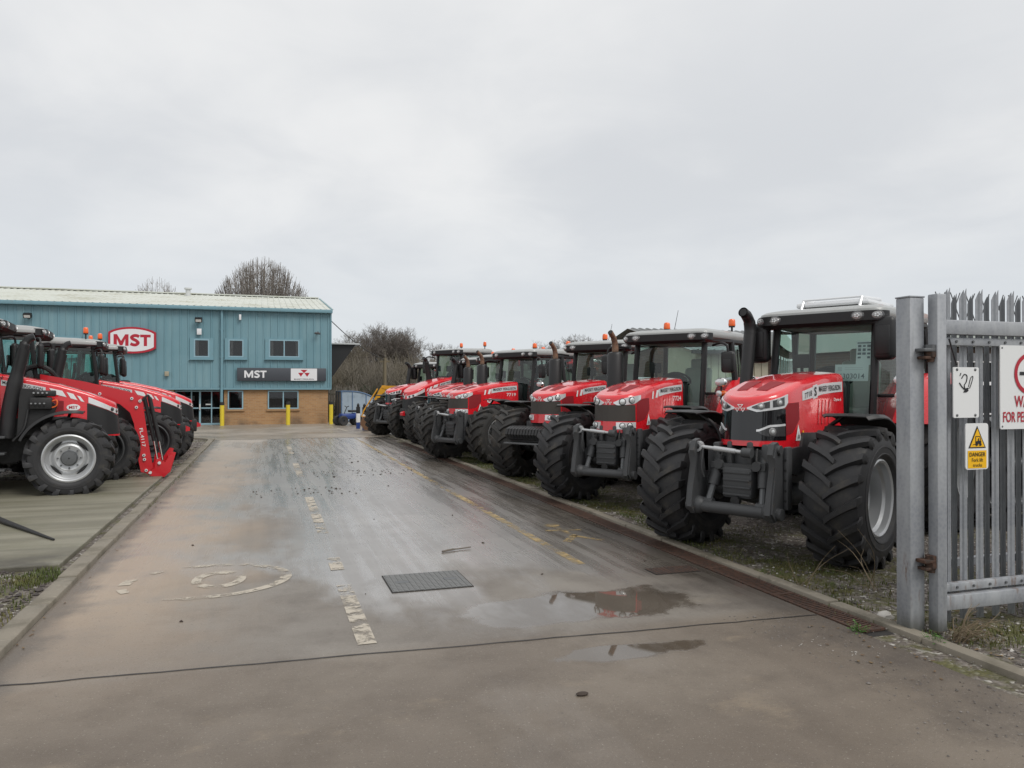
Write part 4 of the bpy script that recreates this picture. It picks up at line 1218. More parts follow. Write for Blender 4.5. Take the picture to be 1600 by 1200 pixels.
    if rack:
        def rk(mb):
            for s in (-.36, .36): mb.tube([(-.25, s, 2.74), (-.32, s, 2.86), (-.95, s, 2.88), (-1.02, s, 2.78)], .018, 8, 0)
            for xx in (-.32, -.62, -.95): mb.tube([(xx, -.36, 2.865), (xx, .36, 2.865)], .014, 8, 0)
            mb.box((-.75, 0, 2.80), (.45, .45, .03), 0, .02)
        part('rack', 'roof_rack', ['housing_silver'], rk, rf)
    if papers:
        def pp(mb):
            def sheet(y0, y1, z0, z1):
                x = lambda y, z: -.02 - .10 * max(0, (z - 1.8)) / .75 + .07 * (1 - (y / .612) ** 2) - .03 * min(1, (z - 1.2) / .6) + .025
                f = lambda y, z, o=0: Vector((x(y, z) + o, y, z))
                mb.grid(lambda u, v: f(y0 + (y1 - y0) * u, z0 + (z1 - z0) * v), 4, 3, 0)
                return f
            f = sheet(.17, .54, 1.83, 2.03)
            mb.text('K303014', .06, lambda u, v: f(.355 + u, 1.89 + v, .003), 1, .004, width=.29)
            for k in range(2): mb.grid(lambda u, v, k=k: f(.28 + .2 * u, 1.965 + .022 * k + .006 * v, .003), 2, 1, 2)
            mb.grid(lambda u, v: f(.20 + .05 * u, 1.95 + .05 * v, .003), 2, 1, 2)
            f = sheet(.40, .58, 2.02, 2.30)
            rs = random.Random(3)
            for r_ in range(5):
                for c_ in range(3):
                    y0, z0 = .42 + .05 * c_, 2.05 + .045 * r_
                    if r_ < 2 and rs.random() < .55: continue
                    a, b = .012 + rs.random() * .008, .010 + rs.random() * .008
                    mb.grid(lambda u, v: f(y0 + .015 + (2 * u - 1) * a, z0 + .015 + (2 * v - 1) * b, .003), 1, 1, 1)
            mb.grid(lambda u, v: f(.41 + .16 * u, 2.275 + .014 * v, .003), 2, 1, 1)
        part('papers', 'notice', ['paper_white', 'paper_ink', 'silver_decal'], pp, ws, smooth=0)
    if front == 'linkage': linkage_parts(root, .50 if T in 'SO' else .6)
    elif front == 'weights': part('weights', 'weight_block', ['black_plastic', 'dull_steel'], weights_geo, root)
    elif front == 'loader': loader_parts(root)
    if mast:
        def vb(mb):
            mb.prism([(-.72, 1.75), (-.45, 1.72), (-.20, 1.45), (-.28, 1.2), (-.75, 1.0)], -.60, -.50, 'xz', 0)
            mb.box((-.42, -.63, 1.50), (.16, .07, .10), 0, .03); mb.box((-.36, -.63, 1.66), (.15, .06, .05), 0, .02)
            for k in range(4):
                mb.cyl((-.52 + .06 * k, -.69, 1.64), (-.51 + .06 * k, -.74, 1.67), .016, n=8, mi=1); mb.cyl((-.55 + .06 * k, -.69, 1.46), (-.545 + .06 * k, -.74, 1.50), .016, n=8, mi=1)
            mb.tube(catmull([(-.30, -.66, 1.52), (-.2, -.68, 1.55), (-.2, -.68, 1.46), (-.3, -.66, 1.42)], 5), .012, 6, 2)
            mb.tube(catmull([(-.6, -.62, 1.4), (-.65, -.66, 1.1), (-.8, -.66, .9)], 5), .02, 6, 0)
        part('valveblock', 'valve_block', ['engine_black', 'dull_steel', 'amber_lens'], vb, root)
    elif front == 'hitch':
        def ht(mb): mb.box((.62, 0, .82), (.14, .22, .16), 0, .03); mb.prism([(.60, .98), (.86, .86), (.86, .78), (.62, .74)], -.06, .06, 'xz', 1)
        part('hitch', 'front_hitch', ['engine_black', 'loader_red'], ht, root)
    return root

def mirrored(src, dst):
    if dst not in CACHE:
        me = CACHE[src].copy()
        for v in me.vertices: v.co.y = -v.co.y
        me.flip_normals(); CACHE[dst] = me
    return CACHE[dst]
# ------------------------------------------------------------------ ground
def sheet(name, x0, x1, y0, y1, z, m, kind='structure', n=(1, 1)):
    mb = MB(); mb.grid(lambda u, v: Vector((x0 + (x1 - x0) * u, y0 + (y1 - y0) * v, z)), n[0], n[1], 0)
    o = mb.build(name, [m], smooth=0); o['kind'] = kind; return o
sheet('ground', -320, 380, -60, 420, -.012, 'gravel_ground')
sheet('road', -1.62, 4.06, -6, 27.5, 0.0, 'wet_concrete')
def yard():
    mb = MB()
    pts = [(-1.62, 27.5), (-2.2, 28.4), (-3.2, 28.9), (-22, 28.9), (-22, 39.5), (3.2, 39.5), (3.2, 46), (6.5, 46), (6.5, 33), (4.06, 27.5)]
    mb.add([(x, y, .004) for x, y in pts], [tuple(range(len(pts)))], 0)
    struct(mb.build('yard_surface', ['yard_concrete'], smooth=0))
yard()
mb = MB(); mb.box((-8.1, 12.4, .01), (6.2, 3.95, .03), 0, .012); struct(mb.build('concrete_slab', ['algae_slab'], smooth=0))
# kerbs: separate stones set in a row, small steps between them
def kerb(name, x0, x1, y0, y1, ztop, ln, curve=None):
    mb = MB(); rs = random.Random(5); y = y0
    while y < y1:
        dz = rs.uniform(-.006, .006); dx = rs.uniform(-.006, .006)
        mb.box(((x0 + x1) / 2 + dx, y + ln / 2, ztop / 2 + dz - .05), ((x1 - x0) / 2, ln / 2 - .006, ztop / 2 + .05), 0, .014, rot=(0, rs.uniform(-1, 1), rs.uniform(-.4, .4)))
        y += ln
    if curve:
        n = 9
        for k in range(n):
            a = rad(90 * (k + .5) / n); c = Vector((curve[0], curve[1], 0)); r = curve[2]
            p = c + Vector((r * math.cos(a), r * math.sin(a), ztop / 2 - .05))
            mb.box(p, ((x1 - x0) / 2, r * math.pi / 4 / n - .005, ztop / 2 + .05), 0, .014, rot=(0, 0, math.degrees(a)))
    struct(mb.build(name, ['kerb_stone']))
kerb('kerb', -1.78, -1.62, -4, 27.1, .05, .91, (-3.42, 27.1, 1.7))
kerb('edging_kerb', 4.30, 4.42, -4, 30, .035, .91)
# expansion joint
mb = MB(); rs = random.Random(2)
pts = [(-1.6 + 5.65 * i / 40, 5.22 - .30 * i / 40 + rs.uniform(-.008, .008)) for i in range(41)]
mb.add([(x, y - .006 - .003 * rs.random(), .004) for x, y in pts] + [(x, y + .006 + .003 * rs.random(), .004) for x, y in pts], [(i, i + 1, 42 + i, 41 + i) for i in range(40)], 0)
struct(mb.build('road_joint', ['joint_tar'], smooth=0))
# painted markings
mk = [0]
def marking(name, polys, m, z=.004):
    mb = MB()
    for p in polys: mb.add([(x, y, z) for x, y in p], [tuple(range(len(p)))], 0)
    struct(mb.build(name, [m], smooth=0))
marking('road_marking_centre', [[(.60, a), (.73, a), (.73, b), (.60, b)] for a, b in ((5.3, 6.95), (7.55, 8.1), (9.5, 12.7), (15.5, 18.5), (21, 24))], 'worn_white')
marking('road_marking_edge', [[(2.93, a), (3.03, a), (3.03, b), (2.93, b)] for a, b in ((7.05, 27.2),)], 'worn_yellow')
def ring(cx, cy, r0, r1, a0, a1, n=40, ky=1.0):
    out = []
    for i in range(n):
        a, b = rad(a0 + (a1 - a0) * i / n), rad(a0 + (a1 - a0) * (i + 1) / n)
        out.append([(cx + r * math.cos(t), cy + ky * r * math.sin(t)) for r, t in ((r0, a), (r1, a), (r1, b), (r0, b))])
    return out
marking('road_marking_circle', ring(-.50, 7.5, .64, .74, -115, 112, 44, .88) + ring(-.50, 7.5, .64, .74, 158, 178, 5, .88) + ring(-.50, 7.5, .66, .74, 192, 206, 4, .88) + ring(-.50, 7.5, .66, .73, 128, 138, 3, .88), 'very_worn_white')
marking('road_marking_digit', ring(-.40, 7.5, .15, .235, -140, 205, 30, 1.4), 'lightly_worn')
marking('road_marking_figure', [[(3.22, 8.15), (3.30, 8.10), (3.52, 8.42), (3.44, 8.47)], [(3.66, 8.05), (3.73, 8.12), (3.50, 8.46), (3.44, 8.42)], [(3.44, 8.40), (3.52, 8.40), (3.50, 9.0), (3.44, 9.0)], [(3.26, 8.80), (3.70, 8.72), (3.70, 8.79), (3.26, 8.87)]] + ring(3.47, 9.15, 0, .10, 0, 360, 12), 'worn_yellow')
marking('yard_marking', [[(2.4, 37.5), (2.55, 37.5), (3.3, 31.0), (3.18, 31.0)]], 'worn_white', .008)
# drain
def drain():
    mb = MB(); mb.box((4.18, 14.5, -.03), (.11, 10.1, .02), 1)
    y = 4.5
    for s in (-1, 1): mb.box((4.18 + s * .095, 14.5, .0), (.014, 10.0, .008), 0)
    while y < 24.5:
        mb.box((4.18, y, 0), (.085, .010, .006), 0, rot=(0, 0, 14)); y += .034
    for k in range(20): mb.box((4.18, 4.5 + k, .002), (.10, .02, .008), 0)
    o = mb.build('drain_grating', ['rusty_steel', 'manhole_gap'], smooth=0)
    tag(o, 'rusty slotted drain grating running along the road edge', 'drain')
drain()
def manhole():
    mb = MB(); mb.box((1.39, 6.86, .002), (.36, .31, .003), 1); mb.box((1.39, 6.86, .0025), (.350, .30, .0045), 0)
    for i in range(15):
        for j in range(12):
            x, y = 1.39 - .325 + .65 * i / 14, 6.86 - .275 + .55 * j / 11
            mb.box((x, y, .0085), (.0165, .018, .003), 0)
    for s in (-1, 1): mb.box((1.39 + s * .22, 6.86, .008), (.06, .035, .004), 2, .002)
    tag(mb.build('manhole_cover', ['manhole_iron', 'manhole_gap', 'dull_steel'], smooth=0), 'rectangular studded iron manhole cover in the wet road', 'manhole cover')
manhole()
def side_drain():
    mb = MB(); mb.box((3.72, 6.55, .002), (.24, .12, .004), 1)
    for k in range(12): mb.box((3.72 - .22 + .04 * k, 6.55, .005), (.012, .115, .004), 0)
    tag(mb.build('gully_grate', ['rusty_steel', 'manhole_gap'], smooth=0), 'small rusty gully grate between the yellow line and the drain', 'drain')
side_drain()
# loose stones
def stones(name, boxes, n, sizes, m, seed, zb=0.0):
    rs = random.Random(seed); mb = MB()
    oct_f = [(0, 2, 4), (2, 1, 4), (1, 3, 4), (3, 0, 4), (2, 0, 5), (1, 2, 5), (3, 1, 5), (0, 3, 5)]
    for _ in range(n):
        x0, x1, y0, y1, bias = rs.choices(boxes, [b[5] if len(b) > 5 else 1 for b in boxes])[0][:5]
        x = rs.uniform(x0, x1); y = y0 + (y1 - y0) * rs.random() ** bias
        s = rs.uniform(*sizes) * (1.0 if rs.random() > .06 else 1.7)
        a = rs.random() * 6.3; ca, sa = math.cos(a), math.sin(a)
        P = [(1, 0, 0), (-1, 0, 0), (0, .8, 0), (0, -.8, 0), (.1, 0, .6), (0, 0, -.5)]
        vs = []
        for px, py, pz in P:
            px *= rs.uniform(.7, 1.25); py *= rs.uniform(.7, 1.25); pz *= rs.uniform(.7, 1.2)
            vs.append((x + s * (px * ca - py * sa), y + s * (px * sa + py * ca), zb + s * (pz + .25)))
        mb.add(vs, oct_f, 0)
    o = mb.build(name, [m], smooth=0, recalc=False); o['kind'] = 'stuff'; return o
stones('gravel', [(4.45, 9.5, 1.5, 9, 1, 3), (4.45, 10, 9, 24, 1.4, 2), (9, 16, 4, 14, 1, 1)], 13000, (.008, .021), 'stone_grey', 1, -.012)
stones('pale_gravel', [(4.45, 9.5, 2, 11, 1.2, 2), (4.5, 7, 2, 6.5, 1, 1)], 800, (.007, .017), 'stone_pale', 2, -.012)
stones('dark_gravel', [(-6, -1.85, 4.4, 8.45, 1, 2), (-9, -1.85, 16.4, 28, 1, 2)], 9000, (.010, .026), 'stone_dark', 3, -.012)
stones('spilt_gravel', [(3.3, 4.05, 2.6, 5.1, 1, 3), (4.06, 4.5, 2.8, 5, 1, 1), (3.0, 4.0, 1.9, 3.2, 1, 1)], 620, (.003, .010), 'stone_grey', 4, 0)
stones('mud_crumbs', [(.9, 4.0, 15.4, 16.6, 1, 4), (-.3, 1.6, 12.9, 14.0, 1, 2), (-1.2, 4, 6, 22, 1, 1), (.5, 3.9, 18, 22, 1, 2)], 260, (.006, .022), 'mud', 5, 0)
# grass: single blades
def grass(name, spots, m, seed, hmin, hmax, zb=-.012):
    rs = random.Random(seed); mb = MB()
    for (cx, cy, rx, ry, n) in spots:
        for _ in range(n):
            a = rs.random() * 6.3; r = math.sqrt(rs.random()); x = cx + rx * r * math.cos(a); y = cy + ry * r * math.sin(a)
            if 4.06 < x < 4.30 and rs.random() < .8: continue
            h = rs.uniform(hmin, hmax); b = rs.random() * 6.3; w = rs.uniform(.0025, .005); ln = rs.uniform(.1, .7) * h
            dx, dy = math.cos(b), math.sin(b)
            vs = [(x - dy * w, y + dx * w, zb), (x + dy * w, y - dx * w, zb), (x + dx * ln * .4 + dy * w * .7, y + dy * ln * .4 - dx * w * .7, zb + h * .6), (x + dx * ln * .4 - dy * w * .7, y + dy * ln * .4 + dx * w * .7, zb + h * .6), (x + dx * ln, y + dy * ln, zb + h)]
            mb.add(vs, [(0, 1, 2, 3), (3, 2, 4)], 0)
    o = mb.build(name, [m], smooth=0, recalc=False); o['kind'] = 'stuff'; return o
rs = random.Random(11)
sp = [(4.75 + rs.random() * .5, 4.9 + .55 * i + rs.random() * .4, .25 + .3 * rs.random(), .25 + .3 * rs.random(), 130) for i in range(38)]
sp += [(rs.uniform(4.7, 9), rs.uniform(5.2, 22), .3, .35, 90) for _ in range(50)]
sp += [(4.75, 4.25, .4, .35, 380), (5.1, 3.5, .5, .4, 800), (5.7, 3.2, .6, .5, 700), (6.4, 3.6, .7, .6, 600), (5.3, 4.1, .7, .25, 600), (6.5, 4.6, 1, .4, 600), (4.38, 4.9, .2, .35, 250), (4.5, 5.5, .25, .5, 260)]
sp += [(4.55 + rs.random() * .35, 5.6 + .42 * i, .16, .3, 150) for i in range(36)]
grass('grass', sp, 'grass_blade', 21, .012, .048)
grass('verge_grass', [(-1.98, 8.1, .18, .35, 700), (-2.4, 7.9, .5, .4, 900), (-3.2, 8.1, .6, .3, 500), (-1.9, 6.9, .08, .8, 160), (-1.62, 12.6, .03, .6, 40), (-1.6, 17, .03, 3, 120), (-1.62, 24, .03, 2, 60)], 'grass_blade', 22, .02, .06)
def leaves(name, spots, seed):
    rs = random.Random(seed); mb = MB()
    for cx, cy, rx, ry, n, zb in spots:
        for _ in range(n):
            x = cx + rs.uniform(-rx, rx); y = cy + rs.uniform(-ry, ry); a = rs.random() * 6.3; s = rs.uniform(.008, .02); ca, sa = math.cos(a), math.sin(a); t = rs.uniform(.1, .5)
            mb.add([(x + s * (u * ca - v * sa), y + s * (u * sa + v * ca), zb + .004 + s * t * (abs(u) + .3 * v)) for u, v in ((-1, 0), (-.3, -.5), (.6, -.45), (1.1, 0), (.5, .5), (-.4, .45))], [(0, 1, 2, 3, 4, 5)], 0)
    o = mb.build(name, ['dead_leaf'], smooth=0, recalc=False); o['kind'] = 'stuff'
leaves('dead_leaves', [(5.0, 4.0, .7, .5, 110, -.01), (4.45, 9, .12, 6, 160, 0), (5.6, 6, 1, 1.5, 90, -.01), (3.9, 4.2, .3, .6, 30, 0), (6, 3.6, 1, .6, 90, -.01), (-1.56, 14, .05, 9, 90, 0), (5.5, 12, 1, 6, 120, -.01)], 31)
def weed(x, y, s, label, seed):
    rs = random.Random(seed); mb = MB()
    for k in range(46):
        a = rs.random() * 6.3; r = rs.random() * s; h = rs.uniform(.01, .08); ls = rs.uniform(.008, .016)
        c = Vector((r * math.cos(a), r * math.sin(a), h))
        mb.tube([(c.x * .3, c.y * .3, 0), c], .0015, 3, 0, caps=False)
        t = rs.uniform(-.6, .6); ca, sa = math.cos(a), math.sin(a)
        q = [(0, -.5), (.6, -.7), (1.2, 0), (.6, .7), (0, .5)]
        mb.add([(c.x + ls * (u * ca - v * sa), c.y + ls * (u * sa + v * ca), c.z + ls * t * u) for u, v in q], [(0, 1, 2, 3, 4)], 0)
    tag(mb.build('weed_plant', ['weed_green'], smooth=0, recalc=False, loc=(x, y, -.01)), label, 'weed', 'small weeds by the gate')
weed(4.36, 4.12, .09, 'small bright green weed at the foot of the gate posts', 1)
weed(4.05, 4.50, .08, 'small green weed growing at the near end of the rusty drain', 2)
weed(4.75, 3.70, .10, 'low green weed in the mossy verge below the gate rail', 3)
def dry_stems(x, y, n, L, label, seed, lean=(1, 0)):
    rs = random.Random(seed); mb = MB()
    for k in range(n):
        a = rs.random() * 6.3; d = Vector((math.cos(a) * .5 + lean[0], math.sin(a) * .5 + lean[1], rs.uniform(.15, 1.0))).normalized() * rs.uniform(.4, 1) * L
        o = Vector((rs.uniform(-.06, .06), rs.uniform(-.05, .05), 0)); m_ = o + d * .5 + Vector((rs.uniform(-.05, .05), rs.uniform(-.05, .05), .06))
        mb.tube(catmull([o, m_, o + d], 4), [.003] * 5 + [.0015] * 4, 4, 0)
    tag(mb.build('dead_stems', ['dry_stem'], loc=(x, y, -.01)), label, 'dead weed', 'dead weeds by the fence')
dry_stems(4.60, 4.15, 40, .32, 'tangle of dry brown stems round the foot of the gate posts', 4, (.5, -.6))
dry_stems(5.0, 5.4, 7, .8, 'tall thin dead stems between the gate and the nearest tractor', 5, (-.1, .1))
dry_stems(4.45, 5.6, 3, .75, 'few upright dead stalks in front of the nearest tractor wheel', 6, (.1, 0))

def stone(x, y, s, label):
    mb = MB(); rs = random.Random(int(x * 100)); mb.ball((0, 0, s * .3), (s, s * .7, s * .45), 9, 6, 0)
    for v in mb.v: v += Vector((rs.uniform(-1, 1), rs.uniform(-1, 1), rs.uniform(-1, 1))) * s * .16
    tag(mb.build('stone', ['stone_pale'], smooth=50, loc=(x, y, -.012)), label, 'stone')
stone(4.50, 4.72, .07, 'whitish stone lying in grass behind the gate post')
def twig_on_road():
    mb = MB(); mb.tube(catmull([(-.16, -.05, .012), (-.05, .0, .016), (.05, .03, .014), (.18, .05, .02)], 4), [.011] * 6 + [.007] * 7, 6, 0)
    tag(mb.build('stick', ['bark'], loc=(1.95, 8.05, 0)), 'short dark stick lying on the wet road beyond the manhole cover', 'stick')
twig_on_road()
def spike():
    mb = MB(); mb.tube([(-4.2, 13.0, .10), (-3.1, 11.1, .075), (-2.25, 9.75, .055)], [.04, .032, .012], 10, 0)
    tag(mb.build('steel_spike', ['engine_black']), 'long tapered black steel spike lying on the mossy slab', 'bar')
spike()
for x, y, s, l in ((1.72, 4.05, .028, 'dark lump of mud on the near road, below the joint line'),):
    mb = MB(); mb.ball((0, 0, s * .3), (s * 1.4, s * .8, s * .4), 9, 6, 0); tag(mb.build('mud_lump', ['mud'], loc=(x, y, 0)), l, 'mud lump')

# ------------------------------------------------------------------ main building
FY = 38.5
def building():
    root = thing('industrial_building', 'blue clad industrial unit with buff brick base and pale sheet roof', 'building', (0, FY, 0))
    xl, xr, ze, zc = -24.0, 3.02, 5.42, 1.68
    # ribbed cladding: trapezoid profile swept along z (front and right side)
    def ribs(mb, axis, a0, a1, z0, z1, at, out, ops=()):
        p = []; a = a0; pitch = .333
        while a < a1:
            for da, d in ((0, 0), (.235, 0), (.262, .032), (.306, .032)):
                if a + da <= a1: p.append((a + da, d))
            a += pitch
        p.append((a1, 0))
        dep = pl(*p); cut = sorted({q for o in ops for q in o[:2]})
        p = sorted(p + [(q, dep(q)) for q in cut])
        for (qa, da), (qb, db) in zip(p, p[1:]):
            if qb - qa < 1e-6: continue
            zs = [(z0, z1)]
            for o in ops:
                if o[0] - 1e-6 <= qa and qb <= o[1] + 1e-6: zs = [(z0, o[2]), (o[3], z1)]
            for za, zb_ in zs:
                mb.add([(q, at - d * out, z) if axis == 'x' else (at + d * out, q, z) for q, d, z in ((qa, da, za), (qb, db, za), (qb, db, zb_), (qa, da, zb_))], [(0, 1, 2, 3)], 0)
    mb = MB()
    ribs(mb, 'x', xl, xr, zc, ze, 0, 1, [(-3.165, -2.50, 3.18, 4.02), (-1.66, -.99, 3.20, 4.03), (.155, 1.557, 3.22, 4.06), (-8.95, -8.0, 3.2, 3.98)]); ribs(mb, 'y', .0, 18, zc, ze + .1, xr, 1)
    mb.box(((xl + xr) / 2, .35, zc + .01), ((xr - xl) / 2 - .02, .33, .02), 0)
    mb.add([(xr, 0, ze), (xr, 18, ze), (xr, 9, 7.0)], [(0, 1, 2)], 0)
    wall = mb.build('cladding', ['blue_cladding'], root, smooth=0)
    # brick base
    mb = MB()
    bx0, bx1 = -1.86, 2.92; yb = .10
    opens = [(-1.69, -1.0, .74, 1.62), (.11, 1.53, .74, 1.62)]
    def wall_with_openings(mb, x0, x1, z0, z1, y, ops, depth, mi=0):
        xs = sorted({x0, x1, *[o[0] for o in ops], *[o[1] for o in ops]})
        for a, b in zip(xs, xs[1:]):
            o = [q for q in ops if q[0] <= a + 1e-6 and q[1] >= b - 1e-6]
            if not o: mb.box(((a + b) / 2, y + depth / 2, (z0 + z1) / 2), ((b - a) / 2, depth / 2, (z1 - z0) / 2), mi)
            else:
                q = o[0]
                if q[2] > z0: mb.box(((a + b) / 2, y + depth / 2, (z0 + q[2]) / 2), ((b - a) / 2, depth / 2, (q[2] - z0) / 2), mi)
                if q[3] < z1: mb.box(((a + b) / 2, y + depth / 2, (z1 + q[3]) / 2), ((b - a) / 2, depth / 2, (z1 - q[3]) / 2), mi)
    wall_with_openings(mb, bx0, bx1, -.05, zc - .005, yb, opens, .26)
    wall_with_openings(mb, xl, -4.15, -.05, zc - .005, yb, [], .26)
    mb.box((bx0 + .13, 1.0, zc / 2), (.13, .62, zc / 2 - .01), 0); mb.box((bx1 - .13, 9, zc / 2), (.13, 8.6, zc / 2 - .01), 0)
    mb.build('brick_wall', ['buff_brick'], root, smooth=0)
    # roof
    mb = MB(); e = []
    x = xl - .1
    y0, z0, y1, z1 = -.16, 5.55, 9.0, 7.09
    prof = []
    while x < xr + .05: prof += [(x, 0), (x + .20, 0), (x + .225, .03), (x + .275, .03)]; x += .30
    prof.append((xr + .08, 0))
    vs = []
    for px, d in prof:
        for yy, zz in ((y0, z0), ((y0 + y1) / 2, (z0 + z1) / 2), (y1, z1), (18.2, 5.5)): vs.append((px, yy, zz + d))
    mb.add(vs, [(4 * i + k, 4 * i + 4 + k, 4 * i + 5 + k, 4 * i + 1 + k) for i in range(len(prof) - 1) for k in range(3)], 0)
    mb.box(((xl + xr) / 2, y1, z1 + .05), ((xr - xl) / 2, .22, .03), 0)
    roof = mb.build('roof', ['roof_sheet'], root, smooth=0)
    mb = MB(); mb.cyl((-4.1, 7.6, 6.7), (-4.1, 7.6, 7.22), .13, n=14); mb.cyl((-4.1, 7.6, 7.22), (-4.1, 7.6, 7.30), .2, n=14); mb.build('vent_pipe', ['grey_white'], roof)
    mb = MB(); mb.box(((xl + xr) / 2 + .04, -.17, 5.47), ((xr - xl) / 2 + .05, .10, .085), 0, .02); mb.box((xr + .05, 8.6, 5.9), (.03, .02, .02), 0)
    for s in ((0, -.02, 5.60, 9.0, 7.13), ):
        mb.add([(xr + .04, s[1] - .14, s[2] - .14), (xr + .10, s[1] - .14, s[2] - .14), (xr + .10, s[1] - .14, s[2]), (xr + .04, s[1] - .14, s[2]), (xr + .04, s[3], s[4] - .14), (xr + .10, s[3], s[4] - .14), (xr + .10, s[3], s[4]), (xr + .04, s[3], s[4])], [(0, 1, 2, 3), (0, 4, 5, 1), (1, 5, 6, 2), (2, 6, 7, 3), (3, 7, 4, 0)], 0)
    mb.box(((xl + xr) / 2, -.055, zc + .03), ((xr - xl) / 2 + .04, .02, .045), 0); mb.box((xr + .035, -.02, 3.55), (.025, .04, 1.86), 0)
    mb.build('gutter', ['blue_trim'], root)
    mb = MB(); mb.cyl((-1.95, -.10, .05), (-1.95, -.10, 5.4), .062, n=14, mi=0)
    for z in (.9, 1.9, 3.2, 4.5): mb.box((-1.95, -.07, z), (.09, .05, .02), 0)
    mb.build('downpipe', ['blue_trim'], root)
    # windows
    def window(x0, x1, z0, z1, panes, surround=None, y=0.0, curt=True):
        mb = MB(); t = .055
        f = y - .05
        mb.box(((x0 + x1) / 2, f + .03, z0 + t / 2), ((x1 - x0) / 2, .05, t / 2), 0); mb.box(((x0 + x1) / 2, f + .03, z1 - t / 2), ((x1 - x0) / 2, .05, t / 2), 0)
        xs = [x0 + t / 2 + (x1 - x0 - t) * k / panes for k in range(panes + 1)]
        for q in xs: mb.box((q, f + .03, (z0 + z1) / 2), (t / 2, .05, (z1 - z0) / 2 - t), 0)
        w = mb.build('window', ['blue_frame'], root, smooth=0)
        mb = MB()
        for a, b in zip(xs, xs[1:]): mb.box(((a + b) / 2, f + .055, (z0 + z1) / 2), ((b - a) / 2 - t / 2, .006, (z1 - z0) / 2 - t), 0)
        mb.build('pane', ['window_glass'], w, smooth=0)
        mb = MB(); mb.box(((x0 + x1) / 2, f + .5, (z0 + z1) / 2), ((x1 - x0) / 2, .01, (z1 - z0) / 2), 0)
        if curt:
            mb.box((x0 + .13, f + .075, (z0 + z1) / 2), (.07, .01, (z1 - z0) / 2 - .05), 1)
            if panes > 1: mb.box((x1 - .11, f + .075, (z0 + z1) / 2), (.05, .01, (z1 - z0) / 2 - .05), 1)
        mb.build('curtain', ['room_dark', 'curtain'], w, smooth=0)
        if surround:
            sx, sb, st = surround; mb = MB()
            for a, b, c, d in ((x0 - sx, x0, z0 - sb, z1 + st), (x1, x1 + sx, z0 - sb, z1 + st), (x0, x1, z1, z1 + st), (x0, x1, z0 - sb, z0)):
                mb.box(((a + b) / 2, f + .02, (c + d) / 2), ((b - a) / 2, .035, (d - c) / 2), 0)
            mb.box(((x0 + x1) / 2, f - .03, z0 - sb - .012), ((x1 - x0) / 2 + sx + .02, .06, .016), 0)
            mb.build('surround', ['blue_trim'], w, smooth=0)
        else:
            mb = MB(); mb.box(((x0 + x1) / 2, f + .05, z0 - .045), ((x1 - x0) / 2 + .06, .10, .04), 0); mb.build('sill', ['buff_brick'], w, smooth=0)
    window(-3.165, -2.50, 3.18, 4.02, 1, (.18, .10, .05)); window(-1.66, -.99, 3.20, 4.03, 1, (.16, .10, .05)); window(.155, 1.557, 3.22, 4.06, 2, (.17, .10, .05))
    window(-8.95, -8.0, 3.2, 3.98, 1, (.16, .10, .05), curt=False)
    window(-1.69, -1.0, .74, 1.62, 1, None, .12, False); window(.11, 1.53, .74, 1.62, 2, None, .12, False)
    # entrance screen
    mb = MB(); t = .05
    for x in (-3.98, -3.30, -2.93, -2.42, -2.02): mb.box((x, .42, .82), (t / 2 + (.015 if x == -2.93 else 0), .04, .82), 0)
    for z in (.05, .80, 1.60): mb.box((-3.0, .42, z), (1.0, .035, .04 if z < .1 else .028), 0)
    dr = mb.build('door', ['blue_frame'], root, smooth=0)
    mb = MB(); mb.box((-3.0, .425, .83), (.99, .006, .80), 0); mb.build('pane', ['window_glass'], dr, smooth=0)
    mb = MB(); mb.box((-2.93, .34, .85), (.03, .03, .14), 0, .01); mb.build('handle', ['grey_white'], dr)
    mb = MB(); mb.box((-2.56, .40, .97), (.12, .01, .03), 0); mb.build('letter_plate', ['grey_white'], dr)
    mb = MB(); mb.box((-3.0, 1.6, .84), (1.1, .02, .84), 0); mb.box((-3.0, 1.0, .01), (1.0, .6, .01), 0); mb.box((-3.4, 1.1, 1.25), (.18, .01, .12), 1); mb.box((-4.09, .5, .84), (.06, .45, .83), 2)
    mb.build('lobby', ['room_dark', 'curtain', 'buff_brick'], dr, smooth=0)
    # canopy over the side loading door
    mb = MB(); mb.prism([(xr + .04, 4.05), (xr + .04, 1.9), (xr + 1.55, 4.05)], 3.0, 3.15, 'xz', 0); mb.prism([(xr + .04, 4.12), (xr + .04, 4.05), (xr + 1.75, 4.05), (xr + 1.75, 4.12)], 2.8, 11, 'xz', 1)
    mb.prism([(xr + .04, 4.05), (xr + .04, 1.9), (xr + 1.55, 4.05)], 10.8, 10.95, 'xz', 0)
    mb.build('side_canopy', ['black_plastic', 'grey_white'], root, smooth=0)
    return root
glass_mat('window_glass', (.78, .8, .82), .7)
building()
def flood(x, z, label, s=1.0):
    root = thing('floodlight', label, 'floodlight', (x, FY, z), 0, 'floodlights under the eaves')
    mb = MB(); mb.box((0, -.26, 0), (.16 * s, .10, .10), 0, .02, rot=(25, 0, 0)); mb.box((0, -.10, -.10), (.04, .08, .02), 0); mb.build('body', ['black_plastic'], root)
    mb = MB(); mb.box((0, -.345, -.045), (.12 * s, .006, .06), 0, rot=(25, 0, 0)); mb.build('lens', ['lamp_lens'], root)
flood(-9.86, 4.90, 'black floodlight under the eaves above the left tractors'); flood(-2.95, 4.90, 'black floodlight under the eaves above the small white box')
def wbox(name, x, z, h, m, label, cat):
    mb = MB(); mb.box((x, FY - .06 - h[1], z), h, 0, .012); o = mb.build(name, [m]); tag(o, label, cat); return o
wbox('alarm_box', -2.93, 4.36, (.10, .06, .14), 'sign_white', 'small white alarm box above an upstairs window', 'alarm box')
